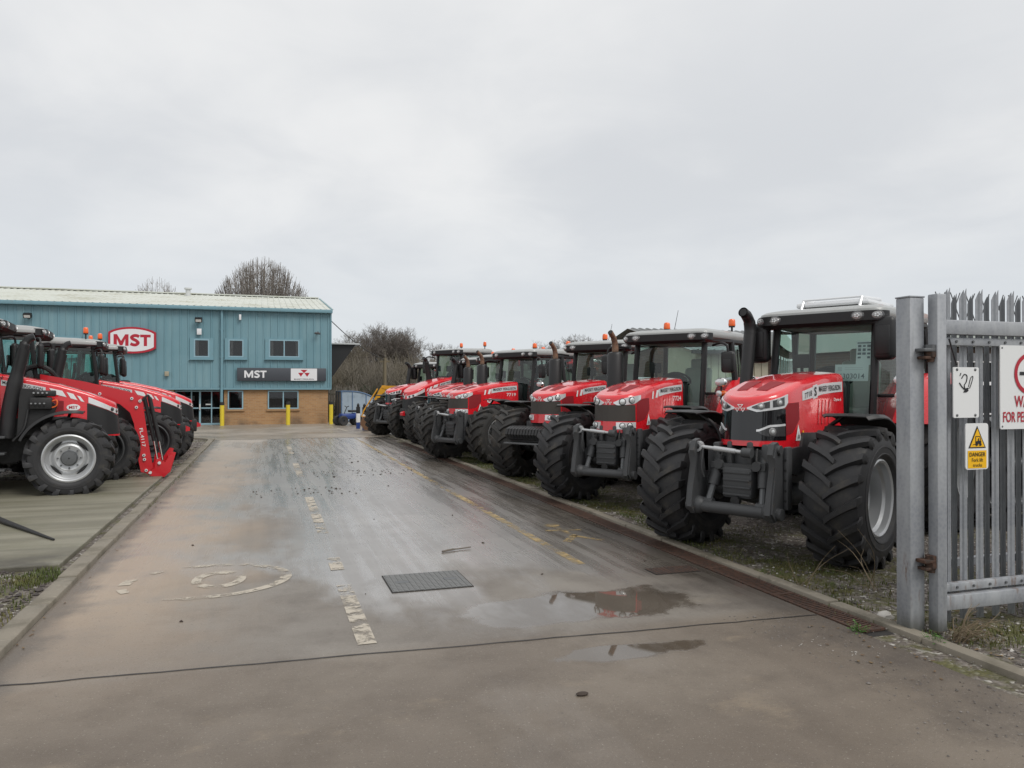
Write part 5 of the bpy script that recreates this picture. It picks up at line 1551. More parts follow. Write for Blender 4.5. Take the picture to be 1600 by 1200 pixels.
wbox('wall_lamp', -1.14, 5.08, (.05, .06, .13), 'sign_white', 'slim white lamp high on the cladding right of the downpipe', 'lamp')
wbox('vent_box', -4.31, 2.40, (.09, .05, .11), 'beige_box', 'small beige vent box low on the blue cladding', 'vent')
def cctv():
    root = thing('security_camera', 'small dark security camera near the corner of the blue building', 'camera', (2.42, FY, 4.4))
    mb = MB(); mb.box((.0, -.08, .05), (.03, .06, .03), 0); mb.tube([(0, -.12, .05), (0, -.2, .0)], .018, 8, 0); mb.build('bracket', ['cast_grey'], root)
    mb = MB(); mb.cyl((.1, -.22, -.02), (-.16, -.26, .0), .05, n=12, mi=0); mb.build('camera_body', ['cast_grey'], root)
cctv()
# signs
def mst(mb, W, Hh, fn, k=1.0):
    """heavy block letters M S T centred in W x Hh"""
    t = .115 * k * W / 1.5 * 1.15
    a = W * .40; x0 = -W / 2; h = Hh / 2
    M = [[(0, 0), (t, 0), (t, Hh), (0, Hh)], [(a - t, 0), (a, 0), (a, Hh), (a - t, Hh)], [(t, Hh), (t * .999, Hh * .62), (a / 2 - t * .42, .04 * Hh), (a / 2, .04 * Hh), (a / 2, Hh * .42)], [(a - t, Hh), (a / 2, Hh * .42), (a / 2, .04 * Hh), (a / 2 + t * .42, .04 * Hh), (a - t * .999, Hh * .62)]]
    for p in M: mb.add([fn(x0 + u, v - h) for u, v in p], [tuple(range(len(p)))], 0)
    sx = x0 + a + .035 * W; sw = W * .27
    path = catmull([(sw * .93, Hh * .80, 0), (sw * .72, Hh * .895, 0), (sw * .42, Hh * .895, 0), (sw * .18, Hh * .76, 0), (sw * .30, Hh * .60, 0), (sw * .62, Hh * .47, 0), (sw * .83, Hh * .28, 0), (sw * .62, Hh * .105, 0), (sw * .34, Hh * .10, 0), (sw * .06, Hh * .19, 0)], 6)
    L, R_ = [], []
    for i, q in enumerate(path):
        d = (path[min(i + 1, len(path) - 1)] - path[max(i - 1, 0)]).normalized(); n = Vector((-d.y, d.x, 0)) * (t * .5)
        L.append(fn(sx + q.x + n.x, q.y + n.y - h)); R_.append(fn(sx + q.x - n.x, q.y - n.y - h))
    m = len(L); mb.add(L + R_, [(i, i + 1, m + i + 1, m + i) for i in range(m - 1)], 0)
    tx = sx + sw + .01 * W; tw = W / 2 - tx
    for p in ([(0, Hh - t * .92), (tw, Hh - t * .92), (tw, Hh), (0, Hh)], [(tw / 2 - t / 2, 0), (tw / 2 + t / 2, 0), (tw / 2 + t / 2, Hh - t * .92), (tw / 2 - t / 2, Hh - t * .92)]): mb.add([fn(tx + u, v - h) for u, v in p], [(0, 1, 2, 3)], 0)
def oval_sign():
    root = thing('company_sign', 'large white and red barrel shaped sign reading MST', 'sign', (-5.74, FY - .05, 3.91))
    def outline(w, h, hs):
        p = []
        n = 14
        for i in range(n + 1): t = -1 + 2 * i / n; p.append((w * t, hs + (h - hs) * (1 - t * t) ** .8 if abs(t) < 1 else hs))
        return [(x, z) for x, z in p] + [(-x, -z) for x, z in p]
    mb = MB(); mb.prism(outline(.98, .60, .36), -.12, 0, 'xz', 0); mb.prism(outline(.89, .51, .30), -.126, -.118, 'xz', 1); mb.build('sign_board', ['sign_red', 'sign_white'], root, smooth=0)
    mb = MB(); mst(mb, 1.52, .52, lambda u, v: Vector((u, -.130, v))); mb.build('letters', ['sign_red'], root, smooth=0)
oval_sign()
def dealer_sign():
    root = thing('fascia_sign', 'long dark grey fascia sign reading MST with a white emblem panel', 'sign', (.77, FY - .04, 2.39))
    mb = MB(); mb.box((0, -.07, 0), (2.04, .06, .31), 0, .015); mb.build('sign_board', ['sign_grey'], root)
    mb = MB(); mst(mb, 1.0, .34, lambda u, v: Vector((-1.22 + u, -.136, v + .01)), .9); mb.build('letters', ['sign_white'], root, smooth=0)
    mb = MB(); mb.box((1.0, -.133, 0), (.61, .006, .29), 0)
    emblem(mb, lambda a, b: Vector((1.0 + a, -.142, .08 + b)), .30, 1); mb.add([(.965, -.145, .09), (1.035, -.145, .09), (1.0, -.145, .045)], [(0, 1, 2)], 0)
    mb.text('MASSEY FERGUSON', .055, lambda u, v: Vector((1.0 + u, -.142, v - .22)), 2, .012, width=.92)
    mb.build('emblem_panel', ['sign_white', 'sign_red', 'black_letter'], root, smooth=0)
dealer_sign()
def bollard(x, y, label):
    root = thing('bollard', label, 'bollard', (x, y, 0), 0, 'yellow bollards in front of the building')
    part('bollard', 'post', ['bollard_yellow'], lambda mb: mb.tube([(0, 0, -.05), (0, 0, .95)], .095, 18, 0), root)
    part('bollardcap', 'cap', ['bollard_black'], lambda mb: (mb.tube([(0, 0, .95), (0, 0, 1.08), (0, 0, 1.10)], [.098, .098, .08], 18, 0)), root)
bollard(-1.90, 37.8, 'yellow bollard beside the entrance door and downpipe'); bollard(1.02, 37.8, 'yellow bollard in front of the double ground floor window'); bollard(3.02, 38.0, 'yellow bollard at the outer corner of the brick wall')
def at(px, d, z=0.0):
    """ground point at horizontal pixel px of the 1600 px wide photograph and depth d metres"""
    xc = (px - 800) / 1200 * d; c, s = math.cos(TH), math.sin(TH)
    return (xc * c + d * s, -xc * s + d * c, z)
TH = rad(17.8)
# ------------------------------------------------------------------ gate and palisade fence
def pale(mb, x, y, z0, z1, w=.070, T=None, mi=0):
    """one W-section pale with a split pointed top"""
    d = .018
    xs = [(-w / 2, 0), (-w * .30, -d * .3), (-w * .18, -d), (0, -d * .55), (w * .18, -d), (w * .30, -d * .3), (w / 2, 0)]
    zt = [z1 - .055, z1 - .02, z1 + .010, z1 - .025, z1 + .022, z1 - .012, z1 - .055]
    n = len(xs); vs = [(x + a, y + b, z0) for a, b in xs] + [(x + a, y + b, z) for (a, b), z in zip(xs, zt)]
    vs += [(p[0], p[1] + .004, p[2]) for p in vs]
    m = 2 * n
    fs = [(i, i + 1, n + i + 1, n + i) for i in range(n - 1)] + [(m + i + 1, m + i, m + n + i, m + n + i + 1) for i in range(n - 1)]
    fs += [(n + i, n + i + 1, m + n + i + 1, m + n + i) for i in range(n - 1)] + [(0, n, m + n, m), (n - 1, m + n - 1, m + 2 * n - 1, 2 * n - 1)]
    mb.add(vs, fs, mi)
def gate_post():
    root = thing('gate_post', 'thick galvanised steel gate post at the road edge', 'post', (4.45, 4.42, 0))
    mb = MB(); mb.box((0, 0, 1.15), (.066, .066, 1.25), 0, .010); mb.box((0, 0, 2.405), (.069, .069, .006), 0, .003); mb.build('post', ['galvanised'], root)
    for z, nm in ((.52, 'lower'), (2.02, 'upper')):
        mb = MB(); mb.box((.055, -.105, z), (.075, .045, .012), 1, .004); mb.box((.055, -.105, z - .055), (.06, .038, .010), 0, .004); mb.cyl((.07, -.115, z - .085), (.07, -.115, z + .03), .026, n=12, mi=0)
        mb.cyl((.07, -.115, z + .012), (.07, -.115, z + .038), .040, n=6, mi=1); mb.cyl((.07, -.115, z - .050), (.07, -.115, z - .012), .042, n=6, mi=0)
        mb.build('hinge', ['rusty_steel', 'dull_steel' if z > 1 else 'rusty_steel'], root)
gate_post()
def gate():
    root = thing('palisade_gate', 'galvanised palisade gate leaf swung open beside the tractors', 'gate', (4.575, 4.30, 0))
    W = 4.4
    mb = MB(); mb.box((.0, 0, 1.22), (.043, .043, 1.20), 0, .008); mb.box((W, 0, 1.22), (.06, .06, 1.20), 0, .01)
    mb.box((W / 2, 0, 2.185), (W / 2 - .043, .038, .052), 0, .006); mb.box((W / 2, 0, .215), (W / 2 - .043, .038, .052), 0, .006)
    mb.build('frame', ['galvanised'], root)
    mb = MB()
    for z in (2.085, .315): mb.box((W / 2, .02, z), (W / 2 - .043, .025, .028), 0, .003)
    for i in range(28):
        for z in (2.085, .315): mb.cyl((.17 + .155 * i, -.006, z), (.17 + .155 * i, -.014, z), .010, n=6, mi=1)
    mb.build('pale_rail', ['galvanised', 'dull_steel'], root)
    for i in range(27):
        part('pale', 'pale', ['galvanised'], lambda mb: pale(mb, 0, 0, .05, 2.46), root, loc=(.17 + .155 * i, .075, 0), smooth=0)
    mb = MB(); mb.tube(catmull([(.06, -.045, 2.10), (.09, -.045, 2.02), (.13, -.045, 1.91)], 4), .006, 6, 0); mb.build('cable_tie', ['black_plastic'], root)
gate()
def fence():
    root = thing('palisade_fence', 'galvanised palisade fence with pointed pales standing behind the open gate', 'fence', (5.05, 4.78, 0))
    mb = MB()
    for z in (2.0, .35): mb.box((6.5, .03, z), (6.5, .03, .03), 0)
    for x in (.2, 2.95, 5.7, 8.45, 11.2): mb.box((x, .10, 1.15), (.05, .03, 1.2), 0)
    mb.build('rail', ['galvanised'], root)
    for i in range(72):
        part('pale2', 'pale', ['shaded_galv'], lambda mb: pale(mb, 0, 0, .05, 2.48, .052), root, loc=(.016 + .17 * i, -.02, 0), smooth=0)
    mb = MB()
    for i in range(60):        # crossed barbs of the security wire
        x = .05 + .155 * i
        mb.tube([(x, .03, 2.3), (x + .10, .03, 2.52)], .004, 4, 0); mb.tube([(x + .10, .03, 2.3), (x, .03, 2.52)], .004, 4, 0)
    mb.build('security_wire', ['dull_steel'], root, smooth=0)
fence()
def sign(name, x, z, w, h, label, fn, mats, y=4.30 - .062):
    root = thing(name, label, 'sign', (x, y, z))
    mb = MB(); p = rrect(w / 2, h / 2, .012 + .01 * (name == 'danger_sign'), 4); mb.prism([(a, b) for a, b in p], -.004, .004, 'xz', 0)
    fn(mb); mb.build('sign_plate', mats, root, smooth=0)
    return root
def plate_fn(mb):
    P = lambda u, v, o=.007: Vector((u, -o, v))
    for a in (-.085, .085):
        for b in (-.165, .165): mb.lens((a, -.004, b), (0, -1, 0), .011, 1, .5, n=8)
    # faded cigarette and smoke strokes of the worn-off sign
    for pts, r in (([(-.045, .10), (-.02, .13), (.005, .12), (.0, .08), (-.02, .05), (-.01, .02)], .0035), ([(-.065, .07), (-.04, .04), (-.01, .02), (.02, .03)], .004), ([(.02, .04), (.035, .09), (.05, .115), (.062, .11), (.045, .06), (.03, .03)], .003), ([(-.06, .12), (-.05, .14)], .003)):
        c = catmull([(a, -.006, b) for a, b in pts], 5); mb.tube(c, r, 5, 2)
    mb.add([P(-.03, .0), (0, -.007, -.0), P(.02, .012), P(.012, .035), P(-.008, .03)], [(0, 1, 2, 3, 4)], 2)
sign('worn_sign', 4.825, 1.717, .24, .365, 'blank white bolted plate with a faded scribble on the gate', plate_fn, ['sign_enamel', 'dull_steel', 'black_letter'], 4.30 - .012)
def danger_fn(mb):
    P = lambda u, v, o=.0065: Vector((u, -o, v))
    mb.add([P(-.088, -.158), P(.088, -.158), P(.088, -.030), P(-.088, -.030)], [(0, 1, 2, 3)], 1)
    mb.add([P(-.082, -.012), P(.082, -.012), P(0, .150)], [(0, 1, 2)], 2)
    mb.add([P(-.068, -.004, .008), P(.068, -.004, .008), P(0, .130, .008)], [(0, 1, 2)], 1)
    Q = lambda pts: mb.add([P(a, b, .0095) for a, b in pts], [tuple(range(len(pts)))], 2)
    Q([(-.016, .018), (.034, .018), (.036, .038), (.01, .044), (-.016, .036)]); Q([(-.045, .010), (-.016, .014), (-.016, .020), (-.045, .014)])
    for pts in (([-.020, .018], [-.014, .018], [-.014, .075], [-.020, .075]), ([-.014, .07], [.022, .07], [.022, .075], [-.014, .075]), ([.020, .07], [.026, .07], [.034, .038], [.029, .038])): Q([tuple(q) for q in pts])
    for cx in (-.008, .026):
        n = 12; mb.add([P(cx + .011 * math.cos(2 * math.pi * i / n), .014 + .011 * math.sin(2 * math.pi * i / n), .011) for i in range(n)], [tuple(range(n))], 2)
    Q([(.0, .044), (.008, .06), (.014, .06), (.016, .044)])
    mb.text('DANGER', .030, lambda u, v: P(u, v - .058, .009), 2, .012, width=.15); mb.text('Fork lift', .028, lambda u, v: P(u, v - .098, .009), 2, .004, width=.105); mb.text('trucks', .024, lambda u, v: P(u, v - .135, .009), 2, .004, width=.085)
sign('danger_sign', 4.925, 1.325, .215, .335, 'yellow and white DANGER fork lift trucks warning sign', danger_fn, ['sign_enamel', 'warn_yellow', 'black_letter'], 4.30 - .012)
def watch_fn(mb):
    P = lambda u, v, o=.0065: Vector((u, -o, v))
    n = 40; cx, cz = 0, .10
    for r0, r1, mi, o in ((.125, .155, 2, .008),):
        vs = [P(cx + r * math.cos(2 * math.pi * i / n), cz + r * math.sin(2 * math.pi * i / n), o) for r in (r0, r1) for i in range(n)]
        mb.add(vs, [(i, (i + 1) % n, n + (i + 1) % n, n + i) for i in range(n)], mi)
    mb.add([P(-.10, .09, .0075), P(-.02, .09, .0075), P(-.02, .115, .0075), P(-.10, .115, .0075)], [(0, 1, 2, 3)], 1)
    mb.text('WATCH', .088, lambda u, v: P(u, v - .105, .008), 2, .014, width=.31); mb.text('FOR PEDESTRIANS', .078, lambda u, v: P(u, v - .22, .008), 2, .014, width=.53)
    for a in (-.27, .27):
        for b in (-.29, .29): mb.lens((a, -.004, b), (0, -1, 0), .008, 3, .4, n=8)
sign('pedestrian_sign', 5.44, 1.755, .58, .62, 'large white sign with red ring and red writing FOR PEDESTRIANS', watch_fn, ['sign_enamel', 'black_letter', 'sign_red', 'dull_steel'], 4.30 - .012)

# ------------------------------------------------------------------ tractors
H = 246
RG = 'red tractors parked along the right of the road'
MF = 'MASSEY FERGUSON'
tractor('red tractor with glossy black grille and roof rack beside the gate post', 5.15, 7.068, 242, 'S', MF, '7718', papers=True, rack=True, group=RG, clusters=True, beacons=((-1.72, .80, 2.60), (-1.4, -.72)))
tractor('red tractor with tall black exhaust can just left of the roof rack tractor', 5.236, 10.6, 234, 'O', MF, '7724', steer=rad(-7), group=RG, aerial=(-.9, -.3))
tractor('red tractor with a ridged black weight block on its nose', 5.33, 13.77, 236, 'O', MF, '7620', steer=rad(5), front='weights', group=RG, tri=False, dusty=True, aerial=(-.9, -.3))
tractor('red tractor with a round white sticker on its flank, left of the weight block', 4.73, 18.0, 245, 'O', MF, '7719', steer=rad(-9), group=RG, sticker=(-.30, 1.44), dusty=True, key='O_sticker')
tractor('mostly hidden red tractor whose grey grille peeps out behind the sticker tractor', 5.12, 20.7, 242, 'O', MF, '7720', group=RG, dusty=True)
tractor('red tractor with black grille seen between the grey grille and the small tractor', 5.2, 22.9, 240, 'S', MF, '7716', steer=rad(6), group=RG, dusty=True, tri=False)
tractor('small low red tractor with narrow dark grille near the far end of the row', 5.07, 25.7, 240, 'L', MF, '', front='hitch', group=RG, dusty=True, key='L_plain', scale=1.08)
tractor('farthest red tractor of the right row, next to the yellow digger arm', 4.69, 28.1, 238, 'S', MF, '7726', group=RG, dusty=True, tri=False)
LG = 'red tractors parked on the left slab'
HL = 82
tractor('red tractor nearest on the left with big silver front wheel and round sticker', -3.13, 14.85, HL, 'L', MF, '', front='hitch', group=LG, sticker=(.02, 1.425), key='L_sticker', mast=True, beacons=(), clusters=False)
tractor('red tractor with front loader whose arm rests by the kerb', -3.02, 16.8, HL, 'L', MF, '', front='loader', group=LG, key='L_plain', rims='rim_dark', beacons=(), clusters=False)
tractor('red tractor showing its whole side window behind the nearer loader', -2.50, 19.2, HL, 'L', MF, '', front='hitch', group=LG, scale=.97, key='L_plain', rims='rim_dark', beacons=((-.25, -.62),), clusters=False, stack=False)
tractor('red tractor whose nose sticks out farthest toward the glass door', -2.42, 21.2, HL, 'L', MF, '', front='hitch', group=LG, scale=.97, key='L_plain', rims='rim_dark', beacons=((-.45, -.62),), clusters=False, stack=False)
tractor('far red tractor on the left with only its loader arm showing', -3.35, 23.6, HL, 'L', MF, '', front='loader', group=LG, key='L_plain', beacons=((-.1, -.62),), clusters=False, stack=False)

# ------------------------------------------------------------------ yellow digger, posts, shelter
def digger():
    root = thing('excavator', 'yellow digger with folded arm and brown bucket beyond the tractors', 'excavator', (7.0, 31.2, 0), rad(174))
    mb = MB()
    for s in (-1, 1): mb.rings([[(x, s * .75 + y * .22, .32 + z) for x, z in rrect(1.15, .30, .28, 6)] for y in (-1, 1)], 0)
    mb.build('track', ['engine_black'], root)
    mb = MB(); mb.box((-.35, 0, 1.0), (.95, .8, .35), 0, .10); mb.box((.3, 0, .65), (.5, .4, .12), 0, .05); mb.build('body', ['yellow_digger'], root)
    mb = MB()
    for x, y in ((-.3, .05), (-.3, .72), (.65, .05), (.65, .72)): mb.tube([(x, y, 1.2), (x - .05, y, 2.05)], .04, 6, 0)
    mb.box((.15, .38, 2.08), (.55, .40, .04), 0, .03); cab = mb.build('cab', ['black_plastic'], root)
    mb = MB(); mb.box((.15, .38, 1.66), (.47, .33, .36), 0); mb.build('glass', ['cab_glass'], cab, smooth=0)
    mb = MB(); mb.prism([(.5, 1.0), (.65, .9), (1.3, 1.66), (2.35, 1.70), (2.5, 1.76), (2.4, 1.84), (1.2, 1.83)], -.09, .09, 'xz', 0); mb.cyl((.8, .0, 1.0), (1.7, 0, 1.72), .05, n=10, mi=1); mb.build('boom', ['yellow_digger', 'cast_grey'], root)
    mb = MB(); mb.prism([(2.28, 1.84), (2.48, 1.86), (2.60, 1.66), (3.14, .62), (3.06, .58), (2.50, 1.48), (2.36, 1.60)], -.07, .07, 'xz', 0); mb.cyl((2.66, 0, 1.72), (3.24, 0, .78), .03, n=8, mi=0); mb.tube([(3.22, 0, .78), (3.3, 0, .6), (3.1, 0, .55)], .03, 6, 0); mb.build('dipper', ['yellow_digger'], root)
    mb = MB(); mb.prism([(2.98, .60), (3.25, .58), (3.36, .30), (3.20, .06), (2.86, .0), (2.92, .12), (2.80, .34)], -.28, .28, 'xz', 0)
    for k in range(4): mb.box((2.84, -.21 + .14 * k, .02), (.09, .03, .02), 0)
    mb.build('bucket', ['bucket_brown'], root)
digger()
def marker(x, y, label):
    root = thing('marker_post', label, 'post', (x, y, 0), 0, 'banded posts beside the digger bucket')
    def f(mb):
        mb.cyl((0, 0, 0), (0, 0, .28), .085, n=14, mi=0); mb.cyl((0, 0, .28), (0, 0, .66), .09, n=14, mi=1); mb.cyl((0, 0, .66), (0, 0, .95), .085, n=14, mi=2); mb.tube([(0, 0, .95), (0, 0, 1.03), (0, 0, 1.10)], [.05, .06, .01], 10, 2)
    part('marker', 'post', ['blue_plastic', 'white_gloss', 'engine_black'], f, root)
marker(3.78, 33.3, 'blue and black post with white band, left of its pair'); marker(3.92, 32.3, 'blue and black post with white band, closest to the digger bucket')
def quad():
    root = thing('ride_on_mower', 'small blue and black machine in front of the bike shelter', 'machine', (3.72, 36.6, 0), rad(200))
    mb = MB(); mb.box((.1, 0, .42), (.35, .22, .13), 0, .08); mb.box((-.35, 0, .45), (.15, .20, .12), 0, .05); mb.tube([(.25, 0, .5), (.1, 0, .85), (.1, -.2, .9)], .02, 6, 1); mb.tube([(.1, 0, .85), (.1, .2, .9)], .02, 6, 1); mb.build('body', ['blue_plastic', 'engine_black'], root)
    mb = MB(); mb.box((-.2, 0, .66), (.2, .14, .05), 0, .04); mb.build('seat', ['seat_black'], root)
    for x in (-.42, .42):
        for y in (-.3, .3):
            part('mwheel', 'wheel', ['tyre_rubber'], lambda mb: mb.lathe([(.04, -.07), (.2, -.09), (.235, -.05), (.235, .05), (.2, .09), (.04, .07)], 18, 0), root, loc=(x, y, .23))
quad()
def shelter():
    root = thing('bike_shelter', 'blue framed arched shelter with translucent sheets beside the brick wall', 'shelter', (3.72, 40.2, 0))
    W, Hh, D = 2.05, 1.62, 3.0
    arc = [(0, 0), (0, Hh - .06)] + [(W * math.sin(a) , Hh - .06 + .10 * math.sin(a * 2) - (Hh - .55) * (1 - math.cos(a))) for a in [rad(90) * i / 10 for i in range(1, 11)]]
    mb = MB()
    for y in (0, D * .5, D): mb.tube([(x, y, z) for x, z in arc] + [(W, y, 0)], .035, 8, 0)
    for x in (.55, 1.25): mb.tube([(x, 0, 0), (x, 0, pl(*[(a, b) for a, b in arc[1:]])(x))], .025, 8, 0)
    mb.tube([(0, 0, Hh - .06), (0, D, Hh - .06)], .03, 8, 0); mb.tube([(0, 0, .05), (W, 0, .05)], .03, 8, 0); mb.build('frame', ['shelter_blue'], root)
    mb = MB(); mb.add([(x, .0 + .005, z) for x, z in arc] + [(W, .005, 0)], [tuple(range(len(arc) + 1))], 0)
    mb.add([(x, y, z) for x, z in arc[1:] for y in (.02, D)], [(2 * i, 2 * i + 1, 2 * i + 3, 2 * i + 2) for i in range(len(arc) - 2)], 0)
    mb.add([(0, 0, 0), (0, D, 0), (0, D, Hh - .06), (0, 0, Hh - .06)], [(0, 1, 2, 3)], 0); mb.build('sheet', ['shelter_sheet'], root, smooth=0)
shelter()
def far_fence():
    root = thing('timber_fence', 'weathered upright board fence behind the bike shelter', 'fence', (3.1, 43.8, 0))
    rs = random.Random(8); mb = MB()
    for i in range(13): mb.box((i * .125, 0, .85 + rs.uniform(-.1, .1)), (.035, .012, .95), 0, rot=(0, rs.uniform(-1.5, 1.5), 0))
    for z in (.5, 1.4): mb.box((.78, .04, z), (.85, .03, .04), 0)
    mb.build('boards', ['old_timber'], root, smooth=0)
far_fence()
def pole():
    root = thing('utility_pole', 'wooden utility pole in front of the bare wood', 'pole', (*at(601, 54)[:2], -1.0), 0)
    mb = MB(); mb.tube([(0, 0, 0), (0, 0, 4.85)], [.15, .12], 12, 0); mb.box((0, 0, 4.6), (.35, .05, .05), 0); mb.build('post', ['wood_pole'], root)
pole()
def cable():
    mb = MB(); a, b = Vector((3.06, 38.6, 5.05)), Vector((*at(601, 54)[:2], 3.75))
    mb.tube([a.lerp(b, t / 20) - Vector((0, 0, 1.0 * 4 * (t / 20) * (1 - t / 20) * .25)) for t in range(21)], .022, 5, 0)
    tag(mb.build('overhead_cable', ['engine_black']), 'black cable sagging from the building corner to the utility pole', 'cable')
cable()
# ------------------------------------------------------------------ sheds on the right, rack behind the gate
def shed():
    root = thing('grey_roof_shed', 'long cream clad shed with grey sheet roof behind the tractors', 'building', (0, 0, 0))
    x0, x1, y = 15.5, 40, 25.5
    mb = MB(); q = x0
    while q < x1: mb.box((q + .14, y, 1.55), (.14, .03, 1.6), 0); mb.box((q + .30, y + .02, 1.55), (.02, .02, 1.6), 0); q += .32
    mb.box((x0, y + 5, 1.55), (.03, 5, 1.6), 0); mb.build('wall', ['shed_cream'], root, smooth=0)
    mb = MB(); vs = []
    q = x0 - .4; pr = []
    while q < x1: pr += [(q, 0), (q + .18, 0), (q + .23, .05), (q + .30, .05)]; q += .35
    for a, d in pr: vs += [(a, y - .35, 3.15 + d), (a, y + 5, 4.35 + d), (a, y + 10.3, 3.1 + d)]
    mb.add(vs, [(3 * i + k, 3 * i + 3 + k, 3 * i + 4 + k, 3 * i + 1 + k) for i in range(len(pr) - 1) for k in range(2)], 0)
    mb.add([(x0 - .02, y, 3.1), (x0 - .02, y + 10, 3.1), (x0 - .02, y + 5, 4.28)], [(0, 1, 2)], 1); mb.build('roof', ['shed_roof', 'shed_cream'], root, smooth=0)
    mb = MB(); mb.box(((x0 + x1) / 2, y - .38, 3.10), ((x1 - x0) / 2 + .4, .07, .07), 0); mb.build('gutter', ['engine_black'], root, smooth=0)
shed()
def office():
    root = thing('flat_roof_office', 'low dark brick building with pale fascia and white windows behind the gate', 'building', (0, 0, 0))
    x0, x1, y = 14.3, 40, 13.5
    mb = MB(); mb.box(((x0 + x1) / 2, y + 3, 1.3), ((x1 - x0) / 2, 3, 1.35), 0); mb.build('wall', ['dark_brick'], root, smooth=0)
    mb = MB(); mb.box(((x0 + x1) / 2, y + 3, 2.92), ((x1 - x0) / 2 + .25, 3.3, .24), 0); mb.build('fascia', ['fascia_pale'], root, smooth=0)
    for k in range(8):
        x = x0 + .9 + k * 2.6; mb = MB()
        for dx in (-.8, -.27, .27, .8): mb.box((x + dx, y - .03, 1.75), (.04, .05, .62), 0)
        for dz in (-.62, .1, .62): mb.box((x, y - .031, 1.75 + dz), (.84, .045, .04), 0)
        w = mb.build('window', ['white_gloss'], root, smooth=0)
        mb = MB(); mb.box((x, y - .005, 1.75), (.8, .012, .6), 0); mb.build('pane', ['dark_glass'], w, smooth=0)
office()
def rack():
    root = thing('steel_rack', 'dark steel rack of pipes standing behind the fence pales', 'rack', (10.3, 7.6, 0))
    mb = MB()
    for x in (-1.6, 0, 1.6):
        for y in (-.4, .4): mb.box((x, y, .7), (.05, .05, .72), 0)
    for z in (.25, .75, 1.25): mb.box((0, 0, z), (1.7, .45, .03), 0)
    mb.box((0, .46, .7), (1.7, .02, .68), 0); mb.build('rack_frame', ['engine_black'], root, smooth=0)
    rs = random.Random(3); mb = MB()
    for z in (.31, .81, 1.31):
        for k in range(6): mb.cyl((-1.75 + rs.uniform(-.1, .1), -.36 + .14 * k, z), (1.7 + rs.uniform(-.1, .2), -.36 + .14 * k, z + .0), .045, n=10, mi=0)
    mb.build('pipe_bundle', ['dull_steel'], root)
rack()
# ------------------------------------------------------------------ bare trees
def tree_geo(seed, Ht, style):
    rs = random.Random(seed); trunk = MB(); crown = MB()
    if style in ('pollard', 'fan'):
        n_rod, rad_, lo_r = (760, 4.7, .04) if style == 'pollard' else (170, 3.4, .028)
        trunk.tube([(0, 0, 0), (.05, 0, 2), (0, .05, 4.2)], [.42, .36, .34], 10, 0)
        for i in range(n_rod):
            a = rs.random() * 6.283; f = math.sqrt(rs.random())
            top = Vector((math.cos(a) * rad_ * f + .25, math.sin(a) * rad_ * f, 12.3 - 4.6 * f ** 2.0 + rs.uniform(-.45, .12)))
            b0 = Vector((math.cos(a) * .3, math.sin(a) * .3, rs.uniform(3.6, 4.6))); m1 = Vector((top.x * .46, top.y * .46, 5.0 + 1.0 * (1 - f) + .8 * rs.random())); m2 = Vector((top.x * .80, top.y * .80, m1.z + (top.z - m1.z) * .5))
            pts = catmull([b0, m1, m2, top], 4); n = len(pts)
            (trunk if i < 30 else crown).tube(pts, [max(.012, lo_r * (1 - q / n) ** .9) for q in range(n)], 3, 0, caps=False)
            for k in range(13):
                q = rs.randrange(3, n - 1); p = pts[q]; az = rs.random() * 6.283; L = rs.uniform(.4, 1.2) * (1 - .5 * q / n)
                e = p + Vector((math.cos(az) * L * .55 + top.x * .06 * L, math.sin(az) * L * .55 + top.y * .06 * L, L * .85)); mm = p.lerp(e, .5) + Vector((math.cos(az) * .06, math.sin(az) * .06, -.02))
                crown.tube([p, mm, e], [.015, .012, .008], 3, 0, caps=False)
        return trunk, crown
    NB = [7, 5, 5, 4, 3, 2]
    def grow(p, d, L, r, lev, maxlev):
        n = 4 if lev < 3 else 2; step = L / n; pts = [p]; cur = d.copy()
        for i in range(n):
            j = .09 if lev < 3 else .13
            cur = (cur + Vector((rs.gauss(0, j), rs.gauss(0, j), rs.gauss(0, j) + (.03 if lev == 0 else .09)))).normalized(); pts.append(pts[-1] + cur * step)
        mb = trunk if lev < 2 else crown
        mb.tube(pts, [max(.0065, r * (1 - .5 * i / n)) for i in range(n + 1)], 7 if lev == 0 else (5 if lev < 2 else 3), 0, caps=False)
        if lev >= maxlev: return
        for k in range(NB[lev]):
            t = rs.uniform(.4 if lev else .45, 1.0); i = min(n - 1, int(t * n)); b = pts[i].lerp(pts[i + 1], t * n - i)
            a = rs.random() * 6.283; sp = rs.uniform(.35, .85) if lev else rs.uniform(.3, .95)
            u, w = frame_of(cur); nd = (cur * math.cos(sp) + (u * math.cos(a) + w * math.sin(a)) * math.sin(sp)).normalized()
            grow(b, nd, L * (rs.uniform(.62, .85) if lev == 0 else rs.uniform(.50, .72)), r * .5 * rs.uniform(.8, 1.1), lev + 1, maxlev)
    grow(Vector((0, 0, 0)), Vector((rs.uniform(-.06, .06), rs.uniform(-.06, .06), 1)).normalized(), Ht * .42, Ht * .022, 0, 6 if style == 'dense' else 5)
    h = max(v.z for v in crown.v); k = Ht / h
    for mb in (trunk, crown):
        for v in mb.v: v *= k
    return trunk, crown
TP = {}
